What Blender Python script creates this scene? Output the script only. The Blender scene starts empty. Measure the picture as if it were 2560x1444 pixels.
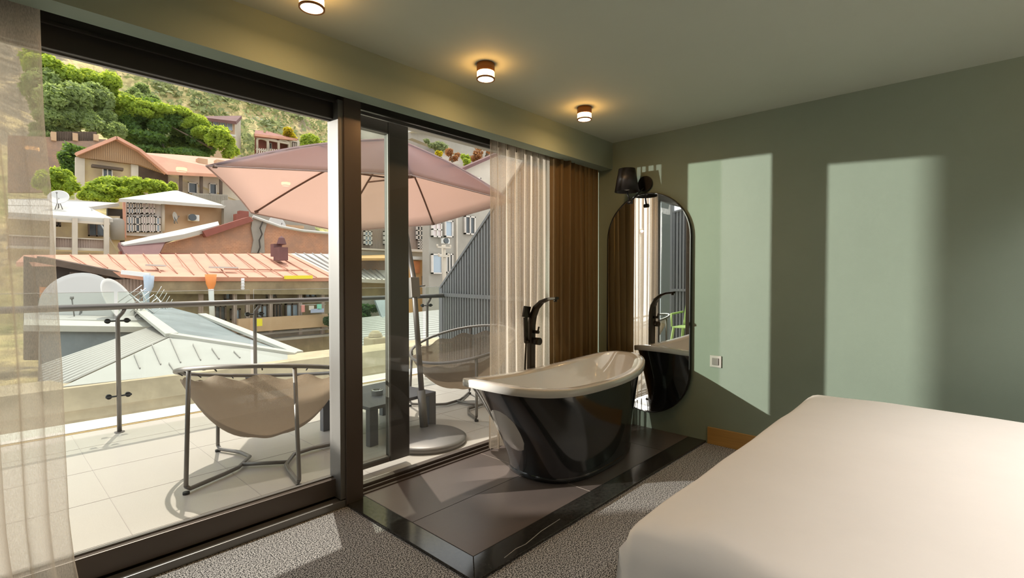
import bpy, bmesh, math, random
from mathutils import Vector, Matrix, noise
sc = bpy.context.scene
COL = sc.collection
random.seed(7)
# ------------------------------------------------------------------ camera
F_PX = 1243.0
YAW, PIT = math.radians(42.8), math.radians(-1.25)
CAM_H = 1.25
cam = bpy.data.cameras.new('camera'); cam_o = bpy.data.objects.new('camera', cam); COL.objects.link(cam_o)
cam.sensor_width = 36; cam.lens = F_PX / 2560 * 36; cam.clip_start = .03; cam.clip_end = 900
cam_o.location = (0, 0, CAM_H); cam_o.rotation_euler = (math.pi/2 + PIT, 0, YAW - math.pi/2)
sc.camera = cam_o
# ------------------------------------------------------------------ sky, sun, exposure
SKY_S = 1.5
w = bpy.data.worlds.new('sky'); sc.world = w; w.use_nodes = True
nt = w.node_tree; bg = nt.nodes['Background']
bg.inputs[0].default_value = (.93, .97, 1.0, 1); bg.inputs[1].default_value = SKY_S
def sun(name, travel, energy, color, ang):
    l = bpy.data.lights.new(name, 'SUN'); l.energy = energy; l.color = color; l.angle = math.radians(ang)
    o = bpy.data.objects.new(name, l); COL.objects.link(o)
    o.rotation_euler = Vector(travel).to_track_quat('-Z', 'Y').to_euler(); o.location = (0, 10, 30)
sun('sun', (-.165, -.416, -1.04), 2.7, (1, .93, .82), .55)          # high sun over the terrace
# added sun glint spot: throws the two tall patches onto the green wall
GLINT = Vector((-2.5, 5.34, 2.28))
gl = bpy.data.lights.new('added_glint_spot', 'SPOT'); gl.energy = 2600; gl.color = (1, .96, .88); gl.spot_size = math.radians(29); gl.spot_blend = .12; gl.shadow_soft_size = .02
gl_o = bpy.data.objects.new('added_glint_spot', gl); COL.objects.link(gl_o); gl_o.location = GLINT
gl_o.rotation_euler = (Vector((3.767, .95, 1.15))-GLINT).to_track_quat('-Z', 'Y').to_euler()
vs = sc.view_settings; vs.view_transform = 'Standard'; vs.look = 'None'; vs.gamma = 1; vs.exposure = .4; vs.use_curve_mapping = False
# ------------------------------------------------------------------ helpers
_F = Vector((math.cos(YAW)*math.cos(PIT), math.sin(YAW)*math.cos(PIT), math.sin(PIT)))
_R = Vector((math.sin(YAW), -math.cos(YAW), 0)); _U = _R.cross(_F)
def _ray(px, py): return _F + _R*((px-1280)/F_PX) - _U*((py-722)/F_PX)
def at(px, py, Y):
    d = _ray(px, py); return Vector((0, 0, CAM_H)) + d*(Y/d.y)
def atz(px, py, z):
    d = _ray(px, py); return Vector((0, 0, CAM_H)) + d*((z-CAM_H)/d.z)
MATS = {}
def mat(name, col, rough=.6, metal=0., spec=.5, noise_amt=0., nscale=8., col2=None, bump=0., bscale=60., trans=None, emit=None, coat=0., detail=6., stretch=None):
    if name in MATS: return MATS[name]
    m = bpy.data.materials.new(name); m.use_nodes = True; nt = m.node_tree; N = nt.nodes; L = nt.links
    b = N['Principled BSDF']; b.inputs['Base Color'].default_value = (*col, 1)
    b.inputs['Roughness'].default_value = rough; b.inputs['Metallic'].default_value = metal
    b.inputs['Specular IOR Level'].default_value = spec
    if coat: b.inputs['Coat Weight'].default_value = coat; b.inputs['Coat Roughness'].default_value = .05
    if emit: b.inputs['Emission Color'].default_value = (*emit[0], 1); b.inputs['Emission Strength'].default_value = emit[1]
    tc = N.new('ShaderNodeTexCoord')
    src = tc.outputs['Object']
    if stretch:
        mp = N.new('ShaderNodeMapping'); mp.inputs['Scale'].default_value = stretch; L.new(src, mp.inputs[0]); src = mp.outputs[0]
    if noise_amt or col2:
        n = N.new('ShaderNodeTexNoise'); n.inputs['Scale'].default_value = nscale; n.inputs['Detail'].default_value = detail; n.inputs['Roughness'].default_value = .65
        L.new(src, n.inputs['Vector'])
        r = N.new('ShaderNodeValToRGB'); r.color_ramp.elements[0].position = .35; r.color_ramp.elements[1].position = .65
        c2 = col2 if col2 else tuple(max(0, c*(1-noise_amt)) for c in col)
        r.color_ramp.elements[0].color = (*c2, 1); r.color_ramp.elements[1].color = (*col, 1)
        L.new(n.outputs['Fac'], r.inputs['Fac']); L.new(r.outputs['Color'], b.inputs['Base Color'])
    if bump:
        n2 = N.new('ShaderNodeTexNoise'); n2.inputs['Scale'].default_value = bscale; n2.inputs['Detail'].default_value = 4
        L.new(src, n2.inputs['Vector']); bp = N.new('ShaderNodeBump'); bp.inputs['Strength'].default_value = bump; bp.inputs['Distance'].default_value = .01
        L.new(n2.outputs['Fac'], bp.inputs['Height']); L.new(bp.outputs['Normal'], b.inputs['Normal'])
    if trans:                                     # translucent cloth or leaf: (colour, weight, see-through weight)
        t = N.new('ShaderNodeBsdfTranslucent'); t.inputs[0].default_value = (*trans[0], 1)
        mx = N.new('ShaderNodeMixShader'); mx.inputs[0].default_value = trans[1]
        out = N['Material Output']; L.new(b.outputs[0], mx.inputs[1]); L.new(t.outputs[0], mx.inputs[2])
        last = mx
        if trans[2]:
            tp = N.new('ShaderNodeBsdfTransparent'); m2 = N.new('ShaderNodeMixShader')
            m2.inputs[0].default_value = trans[2]
            if len(trans) > 3:                     # woven threads modulate how open the cloth is
                wv = N.new('ShaderNodeTexNoise'); wv.inputs['Scale'].default_value = trans[3]; wv.inputs['Detail'].default_value = 2
                mp2 = N.new('ShaderNodeMapping'); mp2.inputs['Scale'].default_value = (1, 1, .25); L.new(tc.outputs['Object'], mp2.inputs[0]); L.new(mp2.outputs[0], wv.inputs['Vector'])
                mr = N.new('ShaderNodeMapRange'); mr.inputs[1].default_value = .3; mr.inputs[2].default_value = .7; mr.inputs[3].default_value = max(0, trans[2]-.08); mr.inputs[4].default_value = trans[2]+.08
                lw = N.new('ShaderNodeLayerWeight'); lw.inputs[0].default_value = .5; iv = N.new('ShaderNodeMapRange'); iv.inputs[1].default_value = .1; iv.inputs[2].default_value = .85; iv.inputs[3].default_value = 1.35; iv.inputs[4].default_value = .1
                L.new(lw.outputs['Facing'], iv.inputs[0]); ml = N.new('ShaderNodeMath'); ml.operation = 'MULTIPLY'
                L.new(wv.outputs['Fac'], mr.inputs[0]); L.new(mr.outputs[0], ml.inputs[0]); L.new(iv.outputs[0], ml.inputs[1]); L.new(ml.outputs[0], m2.inputs[0])
            L.new(mx.outputs[0], m2.inputs[1]); L.new(tp.outputs[0], m2.inputs[2]); last = m2
        L.new(last.outputs[0], out.inputs['Surface'])
    MATS[name] = m; return m
def glass_mat(name, tint, refl):
    m = bpy.data.materials.new(name); m.use_nodes = True; N = m.node_tree.nodes; L = m.node_tree.links
    N.remove(N['Principled BSDF']); out = N['Material Output']
    tp = N.new('ShaderNodeBsdfTransparent'); tp.inputs[0].default_value = (*tint, 1)
    g = N.new('ShaderNodeBsdfGlossy'); g.inputs['Roughness'].default_value = 0; g.inputs[0].default_value = (1, 1, 1, 1)
    fr = N.new('ShaderNodeFresnel'); fr.inputs[0].default_value = refl
    ge = N.new('ShaderNodeNewGeometry'); mu = N.new('ShaderNodeMath'); mu.operation = 'SUBTRACT'; mu.use_clamp = True   # only the entry face mirrors
    L.new(fr.outputs[0], mu.inputs[0]); L.new(ge.outputs['Backfacing'], mu.inputs[1])
    mx = N.new('ShaderNodeMixShader'); L.new(mu.outputs[0], mx.inputs[0]); L.new(tp.outputs[0], mx.inputs[1]); L.new(g.outputs[0], mx.inputs[2]); L.new(mx.outputs[0], out.inputs['Surface'])
    MATS[name] = m; return m
def pattern_mat(name, kind, c1, c2, scale, rough=.8, stretch=(1, 1, 1), mortar=.02, stain=None, bump=.3):
    """brick / wave (planks, seams) patterns with weathering noise"""
    m = bpy.data.materials.new(name); m.use_nodes = True; N = m.node_tree.nodes; L = m.node_tree.links; b = N['Principled BSDF']
    b.inputs['Roughness'].default_value = rough
    tc = N.new('ShaderNodeTexCoord'); mp = N.new('ShaderNodeMapping'); mp.inputs['Scale'].default_value = stretch; L.new(tc.outputs['Object'], mp.inputs[0])
    if kind == 'brick':
        mp.inputs['Rotation'].default_value = (math.pi/2, 0, 0)
        t = N.new('ShaderNodeTexBrick'); t.inputs['Scale'].default_value = scale; t.inputs['Color1'].default_value = (*c1, 1); t.inputs['Color2'].default_value = (*c2, 1)
        t.inputs['Mortar'].default_value = (*[min(1, c*1.15+.03) for c in c1], 1); t.inputs['Mortar Size'].default_value = mortar; L.new(mp.outputs[0], t.inputs['Vector']); col = t.outputs['Color']; fac = t.outputs['Fac']
    else:
        t = N.new('ShaderNodeTexWave'); t.wave_type = 'BANDS'; t.bands_direction = kind; t.inputs['Scale'].default_value = scale; t.inputs['Distortion'].default_value = .6
        t.inputs['Detail'].default_value = 3; t.inputs['Detail Scale'].default_value = 2.5
        L.new(mp.outputs[0], t.inputs['Vector']); r = N.new('ShaderNodeValToRGB'); r.color_ramp.elements[0].position = .1; r.color_ramp.elements[1].position = .3
        r.color_ramp.elements[0].color = (*c2, 1); r.color_ramp.elements[1].color = (*c1, 1); L.new(t.outputs['Fac'], r.inputs[0]); col = r.outputs[0]; fac = t.outputs['Fac']
    n = N.new('ShaderNodeTexNoise'); n.inputs['Scale'].default_value = .9; n.inputs['Detail'].default_value = 8; n.inputs['Roughness'].default_value = .7; L.new(tc.outputs['Object'], n.inputs['Vector'])
    rr = N.new('ShaderNodeValToRGB'); rr.color_ramp.elements[0].position = .42; rr.color_ramp.elements[1].position = .62; L.new(n.outputs['Fac'], rr.inputs[0])
    mx = N.new('ShaderNodeMixRGB'); s = stain or tuple(c*.7 for c in c1); mx.inputs[1].default_value = (*s, 1); L.new(rr.outputs[0], mx.inputs[0]); L.new(col, mx.inputs[2]); L.new(mx.outputs[0], b.inputs['Base Color'])
    bp = N.new('ShaderNodeBump'); bp.inputs['Strength'].default_value = bump; bp.inputs['Distance'].default_value = .02; L.new(fac, bp.inputs['Height']); L.new(bp.outputs[0], b.inputs['Normal'])
    MATS[name] = m; return m
def M(n): return MATS[n]
ORG = {}
def tag(o, label=None, cat=None, group=None, kind=None):
    if label: o['label'] = label
    if cat: o['category'] = cat
    if group: o['group'] = group
    if kind: o['kind'] = kind
    return o
def thing(name, label, cat, loc=(0, 0, 0), group=None, kind=None, rz=0):
    o = bpy.data.objects.new(name, None); o.empty_display_size = .1; COL.objects.link(o); o.location = loc; o.rotation_euler = (0, 0, rz)
    ORG[o.name] = Vector(loc); return tag(o, label, cat, group, kind)
class MB:
    def __init__(s): s.bm = bmesh.new()
    def poly(s, pts, m=0):
        f = s.bm.faces.new([s.bm.verts.new(Vector(p)) for p in pts]); f.material_index = m; return f
    def box(s, x0, y0, z0, x1, y1, z1):
        return s.prism([(x0, y0, z0), (x1, y0, z0), (x1, y1, z0), (x0, y1, z0)], (0, 0, z1-z0))
    def prism(s, pts, vec, m=0):
        vec = Vector(vec); a = [s.bm.verts.new(Vector(p)) for p in pts]; b = [s.bm.verts.new(Vector(p)+vec) for p in pts]; n = len(a)
        fs = [s.bm.faces.new(a[::-1]), s.bm.faces.new(b)]
        for i in range(n): fs.append(s.bm.faces.new([a[i], a[(i+1) % n], b[(i+1) % n], b[i]]))
        for f in fs: f.material_index = m
        return s
    def obox(s, p0, p1, w, h, up=(0, 0, 1)):
        p0, p1 = Vector(p0), Vector(p1); d = (p1-p0).normalized(); u = Vector(up)
        if abs(d.dot(u)) > .99: u = Vector((0, 1, 0))
        sd = d.cross(u).normalized(); u = sd.cross(d)
        return s.prism([p0+sd*w/2+u*h/2, p0-sd*w/2+u*h/2, p0-sd*w/2-u*h/2, p0+sd*w/2-u*h/2], p1-p0)
    def tube(s, pts, r, n=10, closed=False, smooth=True):
        pts = [Vector(p) for p in pts]; rings = []; k = len(pts); rr = r if isinstance(r, (list, tuple)) else [r]*k
        prev = None
        for i, p in enumerate(pts):
            if closed: d = pts[(i+1) % k]-pts[i-1]
            else: d = pts[min(i+1, k-1)]-pts[max(i-1, 0)]
            d.normalize()
            if prev is None:
                u = Vector((0, 0, 1)) if abs(d.z) < .9 else Vector((1, 0, 0))
            else: u = prev
            sd = d.cross(u).normalized(); u = sd.cross(d).normalized(); prev = u
            rings.append([s.bm.verts.new(p+(sd*math.cos(2*math.pi*j/n)+u*math.sin(2*math.pi*j/n))*rr[i]) for j in range(n)])
        for i in range(k if closed else k-1):
            a, b = rings[i], rings[(i+1) % k]
            for j in range(n):
                f = s.bm.faces.new([a[j], a[(j+1) % n], b[(j+1) % n], b[j]]); f.smooth = smooth
        if not closed: s.bm.faces.new(rings[0][::-1]); s.bm.faces.new(rings[-1])
        return s
    def lathe(s, prof, c=(0, 0, 0), n=32, a0=0, a1=2*math.pi, smooth=True):
        c = Vector(c); full = abs(a1-a0-2*math.pi) < 1e-6; cols = n if full else n+1; R = []
        for (r, z) in prof: R.append([s.bm.verts.new(c+Vector((r*math.cos(a0+(a1-a0)*j/n), r*math.sin(a0+(a1-a0)*j/n), z))) for j in range(cols)])
        for i in range(len(prof)-1):
            for j in range(n):
                try:
                    f = s.bm.faces.new([R[i][j], R[i][(j+1) % cols], R[i+1][(j+1) % cols], R[i+1][j]]); f.smooth = smooth
                except ValueError: pass
        return s
    def grid(s, fn, nu, nv, smooth=True, cu=False):
        V = [[s.bm.verts.new(fn(i/nu, j/nv)) for j in range(nv+1)] for i in range(nu if cu else nu+1)]
        k = len(V)
        for i in range(nu):
            for j in range(nv):
                f = s.bm.faces.new([V[i][j], V[(i+1) % k][j], V[(i+1) % k][j+1], V[i][j+1]]); f.smooth = smooth
        return s
    def build(s, name, m, parent=None, label=None, bevel=0, solid=0, fixn=True):
        bmesh.ops.remove_doubles(s.bm, verts=s.bm.verts, dist=1e-6)
        if fixn: bmesh.ops.recalc_face_normals(s.bm, faces=s.bm.faces)
        me = bpy.data.meshes.new(name); 
        if parent is not None:
            og = ORG[parent.name]; bmesh.ops.translate(s.bm, verts=s.bm.verts, vec=-og)
        s.bm.to_mesh(me); s.bm.free()
        for mm in (m if isinstance(m, list) else [m]): me.materials.append(mm)
        o = bpy.data.objects.new(name, me); COL.objects.link(o)
        if parent is not None: o.parent = parent; ORG[o.name] = ORG[parent.name]
        else: ORG[o.name] = Vector((0, 0, 0))
        if label: o['label'] = label
        if bevel:
            b = o.modifiers.new('bevel', 'BEVEL'); b.width = bevel; b.segments = 2; b.limit_method = 'ANGLE'; b.angle_limit = math.radians(40)
        if solid:
            b = o.modifiers.new('solid', 'SOLIDIFY'); b.thickness = solid; b.offset = 0
        return o
def copy_tree(o, parent=None):
    c = o.copy(); COL.objects.link(c); c.parent = parent
    for ch in [x for x in bpy.data.objects if x.parent == o]: copy_tree(ch, c)
    return c
def struct(o, label, cat='room'):
    return tag(o, label, cat, kind='structure')
# ------------------------------------------------------------------ materials
mat('wall_paint', (.25, .31, .25), .75, noise_amt=.06, nscale=1.5, bump=.05, bscale=180)
mat('ceiling_paint', (.47, .515, .43), .8, noise_amt=.03, nscale=1.2)
mat('frame_dark', (.052, .044, .038), .38, metal=.25, spec=.6)
mat('frame_brown', (.11, .085, .07), .35, metal=.3, spec=.6)
mat('frame_light', (.2, .19, .18), .35, metal=.5)
mat('rubber', (.02, .02, .02), .6)
glass_mat('pane', (.97, .975, .965), 1.5); glass_mat('green_pane', (.9, .94, .9), 1.55); glass_mat('rail_pane', (.93, .96, .93), 1.45)
mat('sheer', (.74, .63, .5), .9, noise_amt=.12, nscale=90, trans=((.9, .8, .68), .45, .3, 420.), stretch=(1, 1, .1))
mat('olive_cloth', (.15, .1, .045), .9, noise_amt=.05, nscale=40, trans=((.3, .15, .04), .12, 0), stretch=(1, 1, .1))
mat('enamel', (.72, .695, .67), .12, spec=.6, coat=.5)
mat('tub_black', (.012, .014, .016), .12, spec=.6, coat=.6)
mat('bronze', (.035, .026, .018), .3, metal=.7)
mat('black_metal', (.012, .011, .011), .35, spec=.5)
mat('shade_black', (.014, .012, .012), .45)
mat('mirror', (.86, .88, .88), .0, metal=1)
mat('linen', (.86, .8, .74), .85, noise_amt=.03, nscale=3, bump=.06, bscale=25)
mat('mattress_cloth', (.7, .68, .64), .9)
mat('oak', (.52, .3, .09), .5, noise_amt=.25, nscale=6, stretch=(1, .2, 4))
mat('grey_metal', (.2, .185, .17), .42, metal=.3)
mat('rail_metal', (.19, .17, .155), .36, metal=.5)
mat('steel', (.55, .54, .52), .25, metal=.9)
mat('table_grey', (.15, .15, .165), .4)
mat('sling', (.25, .205, .155), .8, trans=((.4, .31, .22), .4, .36, 500.), noise_amt=.1, nscale=30)
mat('canopy', (.3, .27, .32), .8, trans=((1., .78, .68), .6, 0), noise_amt=.05, nscale=2)
mat('canopy_hem', (.5, .42, .42), .8, trans=((.8, .6, .5), .4, 0))
mat('rib', (.16, .075, .05), .5)
mat('plastic_silver', (.45, .43, .4), .4)
mat('green_plastic', (.42, .6, .2), .5)
mat('lamp_wood', (.3, .11, .02), .5)
mat('lamp_glow', (1, .8, .5), .5, emit=((1, .5, .14), 28.0))
mat('lamp_disc', (1, .85, .65), .5, emit=((1, .8, .5), 6))
# speckled carpet
def carpet():
    m = bpy.data.materials.new('carpet'); m.use_nodes = True; N = m.node_tree.nodes; L = m.node_tree.links; b = N['Principled BSDF']; b.inputs['Roughness'].default_value = .95; b.inputs['Specular IOR Level'].default_value = .1
    tc = N.new('ShaderNodeTexCoord'); n = N.new('ShaderNodeTexNoise'); n.inputs['Scale'].default_value = 175; n.inputs['Detail'].default_value = 1; L.new(tc.outputs['Object'], n.inputs['Vector'])
    r = N.new('ShaderNodeValToRGB'); e = r.color_ramp.elements; e[0].position = .44; e[1].position = .56; e[0].color = (.04, .04, .041, 1); e[1].color = (.5, .485, .475, 1)
    L.new(n.outputs['Fac'], r.inputs[0]); L.new(r.outputs[0], b.inputs['Base Color'])
    bp = N.new('ShaderNodeBump'); bp.inputs['Strength'].default_value = .25; bp.inputs['Distance'].default_value = .003; L.new(n.outputs['Fac'], bp.inputs['Height']); L.new(bp.outputs[0], b.inputs['Normal'])
    MATS['carpet'] = m
carpet()
mat('dark_tile', (.13, .103, .094), .3, noise_amt=.12, nscale=2.5, bump=.03, bscale=90)
mat('marble_black', (.04, .038, .034), .13, col2=(.012, .011, .01), nscale=60, spec=.6)
mat('vein', (.45, .42, .38), .3); mat('grout', (.45, .38, .33), .7); mat('grout_dark', (.03, .026, .024), .7)
mat('terrace_tile', (.55, .51, .46), .25, noise_amt=.03, nscale=1.5)
mat('terrace_joint', (.42, .38, .34), .7); mat('kerb', (.7, .66, .6), .6); mat('kerb_line', (.55, .38, .15), .7)
mat('fence_grey', (.155, .16, .165), .5); mat('fence_dark', (.05, .05, .055), .6)
mat('outer_wall', (.5, .47, .42), .8)
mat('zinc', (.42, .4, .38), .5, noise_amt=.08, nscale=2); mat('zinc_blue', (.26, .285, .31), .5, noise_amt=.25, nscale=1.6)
mat('zinc_seam_shade', (.34, .31, .29), .6)  # seam colour, also the painted shade between corrugation ribs
mat('stone', (.56, .44, .3), .85, noise_amt=.25, nscale=3, bump=.3, bscale=12)
mat('dish', (.52, .5, .47), .5)
mat('rust', (.62, .3, .2), .75, col2=(.5, .25, .17), nscale=1.2); mat('rust_pale', (.68, .42, .31), .75, noise_amt=.15, nscale=1.2)
mat('seam_brown', (.4, .2, .13), .8); mat('red_metal', (.27, .075, .05), .7, noise_amt=.2, nscale=2); mat('maroon', (.17, .075, .07), .8, noise_amt=.3, nscale=1)
mat('white_roof', (.52, .49, .44), .7, noise_amt=.08, nscale=.8); mat('pale_beige', (.5, .34, .21), .85, col2=(.43, .27, .16), nscale=.8)
mat('plaster_yellow', (.55, .42, .22), .85, col2=(.4, .3, .2), nscale=.7); mat('plaster_grey', (.34, .3, .25), .85, noise_amt=.2, nscale=.8)
mat('plaster_pale', (.55, .47, .38), .85, noise_amt=.18, nscale=.9)
mat('grime', (.34, .26, .15), .9, col2=(.2, .15, .09), nscale=1.3); mat('dark_wood', (.1, .065, .045), .85, noise_amt=.4, nscale=2)
mat('white_wood', (.6, .53, .47), .7, noise_amt=.12, nscale=3); mat('dark_glass', (.05, .055, .06), .15); mat('sky_glass', (.32, .37, .42), .15)
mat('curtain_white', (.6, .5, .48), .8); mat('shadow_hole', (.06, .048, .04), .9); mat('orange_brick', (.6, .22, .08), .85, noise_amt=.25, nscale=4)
mat('gutter_white', (.68, .66, .64), .5); mat('gutter_blue', (.4, .47, .55), .5); mat('orange_paint', (.75, .25, .06), .6)
mat('ac_white', (.66, .64, .6), .5); mat('yellow_paint', (.75, .62, .03), .7); mat('laundry_red', (.6, .25, .22), .8); mat('laundry_green', (.2, .5, .38), .8); mat('laundry_blue', (.35, .38, .5), .8)
mat('rock', (.3, .25, .2), .9, col2=(.16, .13, .11), nscale=.25, bump=.5, bscale=2); mat('pole_wood', (.45, .38, .3), .8)
mat('peach_wall', (.68, .4, .17), .85, noise_amt=.2, nscale=1)
pattern_mat('brick', 'brick', (.5, .25, .14), (.42, .2, .11), 3.2, stain=(.36, .2, .13), stretch=(1, 1, 1))
pattern_mat('brick_dark', 'brick', (.33, .2, .13), (.28, .16, .1), 3, stain=(.24, .16, .12))
pattern_mat('planks', 'X', (.34, .21, .11), (.13, .07, .04), 3.2, stain=(.27, .15, .07)); pattern_mat('planks_grey', 'X', (.36, .28, .24), (.14, .1, .08), 4, stain=(.3, .21, .16))
mat('bark', (.12, .085, .055), .9)
def leafmat(n, c, t): mat(n, c, .55, spec=.3, trans=(t, .45, 0), noise_amt=.35, nscale=.9)
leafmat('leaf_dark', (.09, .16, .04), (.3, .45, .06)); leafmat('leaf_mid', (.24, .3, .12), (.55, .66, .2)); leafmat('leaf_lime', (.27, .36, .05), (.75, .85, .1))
leafmat('leaf_grey', (.25, .29, .14), (.42, .46, .2)); leafmat('leaf_yellow', (.5, .4, .02), (.85, .7, .02)); leafmat('leaf_red', (.3, .12, .05), (.6, .3, .1)); leafmat('leaf_ivy', (.05, .1, .03), (.1, .2, .04))

# ================================================================== THE ROOM
XW, CEIL = 3.767, 2.417
XL, YB = -2.7, -2.8
m = MB(); m.box(XL-.2, YB-.2, -.2, XW+.2, 2.62, 0); struct(m.build('floor', M('carpet')), 'speckled grey carpet floor of the bedroom', 'floor')
m = MB(); m.box(XL, YB, CEIL, XW, 2.62, CEIL+.15); struct(m.build('ceiling', M('ceiling_paint')), 'smooth sage grey ceiling', 'ceiling')
m = MB(); m.box(XW, YB-.2, -.2, XW+.2, 3.06, CEIL+.15); struct(m.build('wall_right', M('wall_paint')), 'sage green wall carrying mirror and sconce', 'wall')
m = MB(); m.box(XL-.2, YB-.2, 0, XL, 3.06, CEIL+.15); struct(m.build('wall_left', M('wall_paint')), 'sage green wall out of frame to the left', 'wall')
m = MB(); m.box(XL, YB-.2, 0, XW, YB, CEIL+.15); struct(m.build('wall_back', M('wall_paint')), 'sage green wall behind the camera', 'wall')
m = MB(); m.box(3.70, 2.50, 0, XW, 3.06, CEIL); struct(m.build('trim_3', M('wall_paint')), 'sage painted jamb behind the dark curtain', 'jamb')
m = MB(); m.box(XL, 2.62, 2.335, XW, 3.06, CEIL+.6); m.box(XL, 2.53, 2.255, XW, 2.62, CEIL); struct(m.build('wall_front', M('outer_wall')), 'lintel wall above the sliding glass doors', 'wall')
m = MB(); m.box(XL, 2.300, 2.19, XW, 2.412, CEIL); struct(m.build('trim_1', M('wall_paint')), 'boxed soffit hiding the curtain track', 'trim')
o = MB(); o.box(XW-.016, YB, 0, XW, 1.457, .125); struct(o.build('baseboard_right', M('oak'), bevel=.002), 'honey oak baseboard along the green wall', 'baseboard')
# tiled platform
pz = .015
pl = thing('tiled_platform', 'low dark tiled platform with polished black marble border under the bathtub', 'platform', (1.37, 1.47, 0), kind='structure')
X0, X1, Yf, Y1 = 1.365, XW, 1.472, 2.53
xi, yi = 1.484, 1.609
m = MB(); m.box(xi, yi, 0.001, X1, Y1, pz-.001); m.build('tile_bed', M('grout_dark'), pl)
m = MB(); g = .0022
for (a, b, c, d) in [(xi+g, yi+g, 2.405-g, 2.062-g), (xi+g, 2.062+g, 2.405-g, Y1), (2.405+g, yi+g, 3.33-g, 2.062-g), (2.405+g, 2.062+g, 3.33-g, Y1), (3.33+g, yi+g, X1, 2.062-g), (3.33+g, 2.062+g, X1, Y1)]:
    m.box(a, b, .004, c, d, pz)
m.build('floor_tiles', M('dark_tile'), pl, label='matt brown black floor tiles')
m = MB(); m.box(2.4035, yi, pz-.002, 2.4065, Y1, pz+.0004); m.build('grout_line', M('grout'), pl)
m = MB(); m.prism([(X0, Yf, 0.001), (xi-.001, yi-.001, 0.001), (xi-.001, Y1, .001), (X0, Y1, .001)], (0, 0, pz-.001)); m.build('marble_border', M('marble_black'), pl, bevel=.002, label='glossy marble strip')
m = MB(); m.prism([(X0+.001, Yf, 0.001), (X1, Yf, 0.001), (X1, yi-.001, .001), (xi, yi-.001, .001)], (0, 0, pz-.001)); m.build('marble_border', M('marble_black'), pl, bevel=.002, label='glossy marble strip')
m = MB(); m.tube([(1.57, 1.50, pz), (1.66, 1.512, pz), (1.72, 1.505, pz), (1.86, 1.528, pz), (2.02, 1.535, pz)], .0016, 5); m.build('marble_vein', M('vein'), pl)
# ---------------- sliding door, left leaf (inner track)
Yd = 2.555
dr = thing('door_1', 'large sliding glass door leaf in dark bronze aluminium', 'door', (-.6, 2.56, 0), kind='structure')
m = MB(); m.box(XL, 2.53, 2.205, 3.70, 2.62, 2.255); m.box(XL, 2.515, 2.19, 3.70, 2.53, 2.2); m.build('head_track', M('frame_dark'), dr)
m = MB(); m.box(XL, 2.50, 0, 1.37, 2.56, .038); m.build('sill_track', M('frame_light'), dr, bevel=.003)
m = MB(); m.box(XL, 2.60, 0, 3.70, 2.64, .045); m.build('threshold', M('frame_brown'), dr)
m = MB(); m.box(XL, Yd, 2.112, 1.336, 2.615, 2.205); m.build('top_rail', M('frame_dark'), dr, bevel=.003)
m = MB(); m.box(XL, Yd, .05, 1.336, 2.615, .148); m.build('bottom_rail', M('frame_brown'), dr, bevel=.003)
m = MB(); m.box(1.331, 2.50, .045, 1.362, 2.618, 2.205); m.build('stile', M('frame_light'), dr, bevel=.002)  # paler frame colour carries the light that falls on this edge
m = MB(); m.box(XL, 2.585, 2.106, 1.333, 2.605, 2.112); m.box(XL, 2.585, .148, 1.333, 2.605, .155); m.build('glazing_bead', M('frame_light'), dr)
m = MB(); m.box(XL, 2.594, .15, 1.333, 2.600, 2.11); m.build('glass_pane', M('pane'), dr)
m = MB(); m.box(1.360, 2.49, 0, 1.462, 2.62, 2.255); struct(m.build('trim_2', M('frame_brown'), bevel=.003), 'broad dark mullion post between the two glazed bays', 'post')
# ---------------- outer leaf behind
d2 = thing('door_2', 'narrow outer sliding leaf with green tinted glass beside the mullion', 'door', (1.7, 2.80, 0), kind='structure')
ys0, ys1 = 2.79, 2.84; kx = 2.79/2.62
m = MB(); m.box(1.722*kx, ys0, .045, 1.868*kx, ys1, 2.30); m.build('stile', M('frame_dark'), d2, bevel=.003)
m = MB(); m.box(.9, ys0+.002, CAM_H+(2.125-CAM_H)*kx, 1.722*kx, ys1-.002, 2.30); m.build('top_rail', M('frame_dark'), d2, bevel=.003)  # left stretch added unseen, to level the top of the wall light patch
m = MB(); m.box(1.50, ys0+.002, .045, 1.722*kx, ys1-.002, CAM_H-(CAM_H-.155)*kx); m.build('bottom_rail', M('frame_brown'), d2, bevel=.003)
zb, zt = CAM_H-(CAM_H-.150)*kx, CAM_H+(2.13-CAM_H)*kx
m = MB(); m.box(1.712*kx, ys0-.01, zb, 1.724*kx, ys0, zt); m.box(1.50, ys0-.01, zb, 1.722*kx, ys0, zb+.01); m.box(1.50, ys0-.01, zt-.008, 1.722*kx, ys0, zt); m.build('glazing_bead', M('frame_light'), d2)
m = MB(); m.box(1.50, ys0+.02, zb, 1.722*kx, ys0+.026, zt); m.build('glass_pane', M('green_pane'), d2)
w1 = thing('window_1', 'fixed frameless pane in front of the bathtub bay', 'window', (2.5, 2.57, 0), kind='structure')
m = MB(); m.box(1.464, 2.572, .05, 3.70, 2.578, 2.2); m.build('glass_pane', M('pane'), w1)
m = MB(); m.box(1.464, 2.53, .0, 3.70, 2.552, .022); m.box(1.464, 2.556, .0, 3.70, 2.568, .038); m.box(1.464, 2.582, .03, 3.70, 2.594, .052); m.build('floor_channel', M('frame_brown'), w1)
m = MB(); m.box(1.464, 2.535, 2.196, 3.70, 2.548, 2.206); m.box(1.464, 2.585, 2.19, 3.70, 2.6, 2.206); m.build('head_channel', M('frame_light'), w1)
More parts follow.
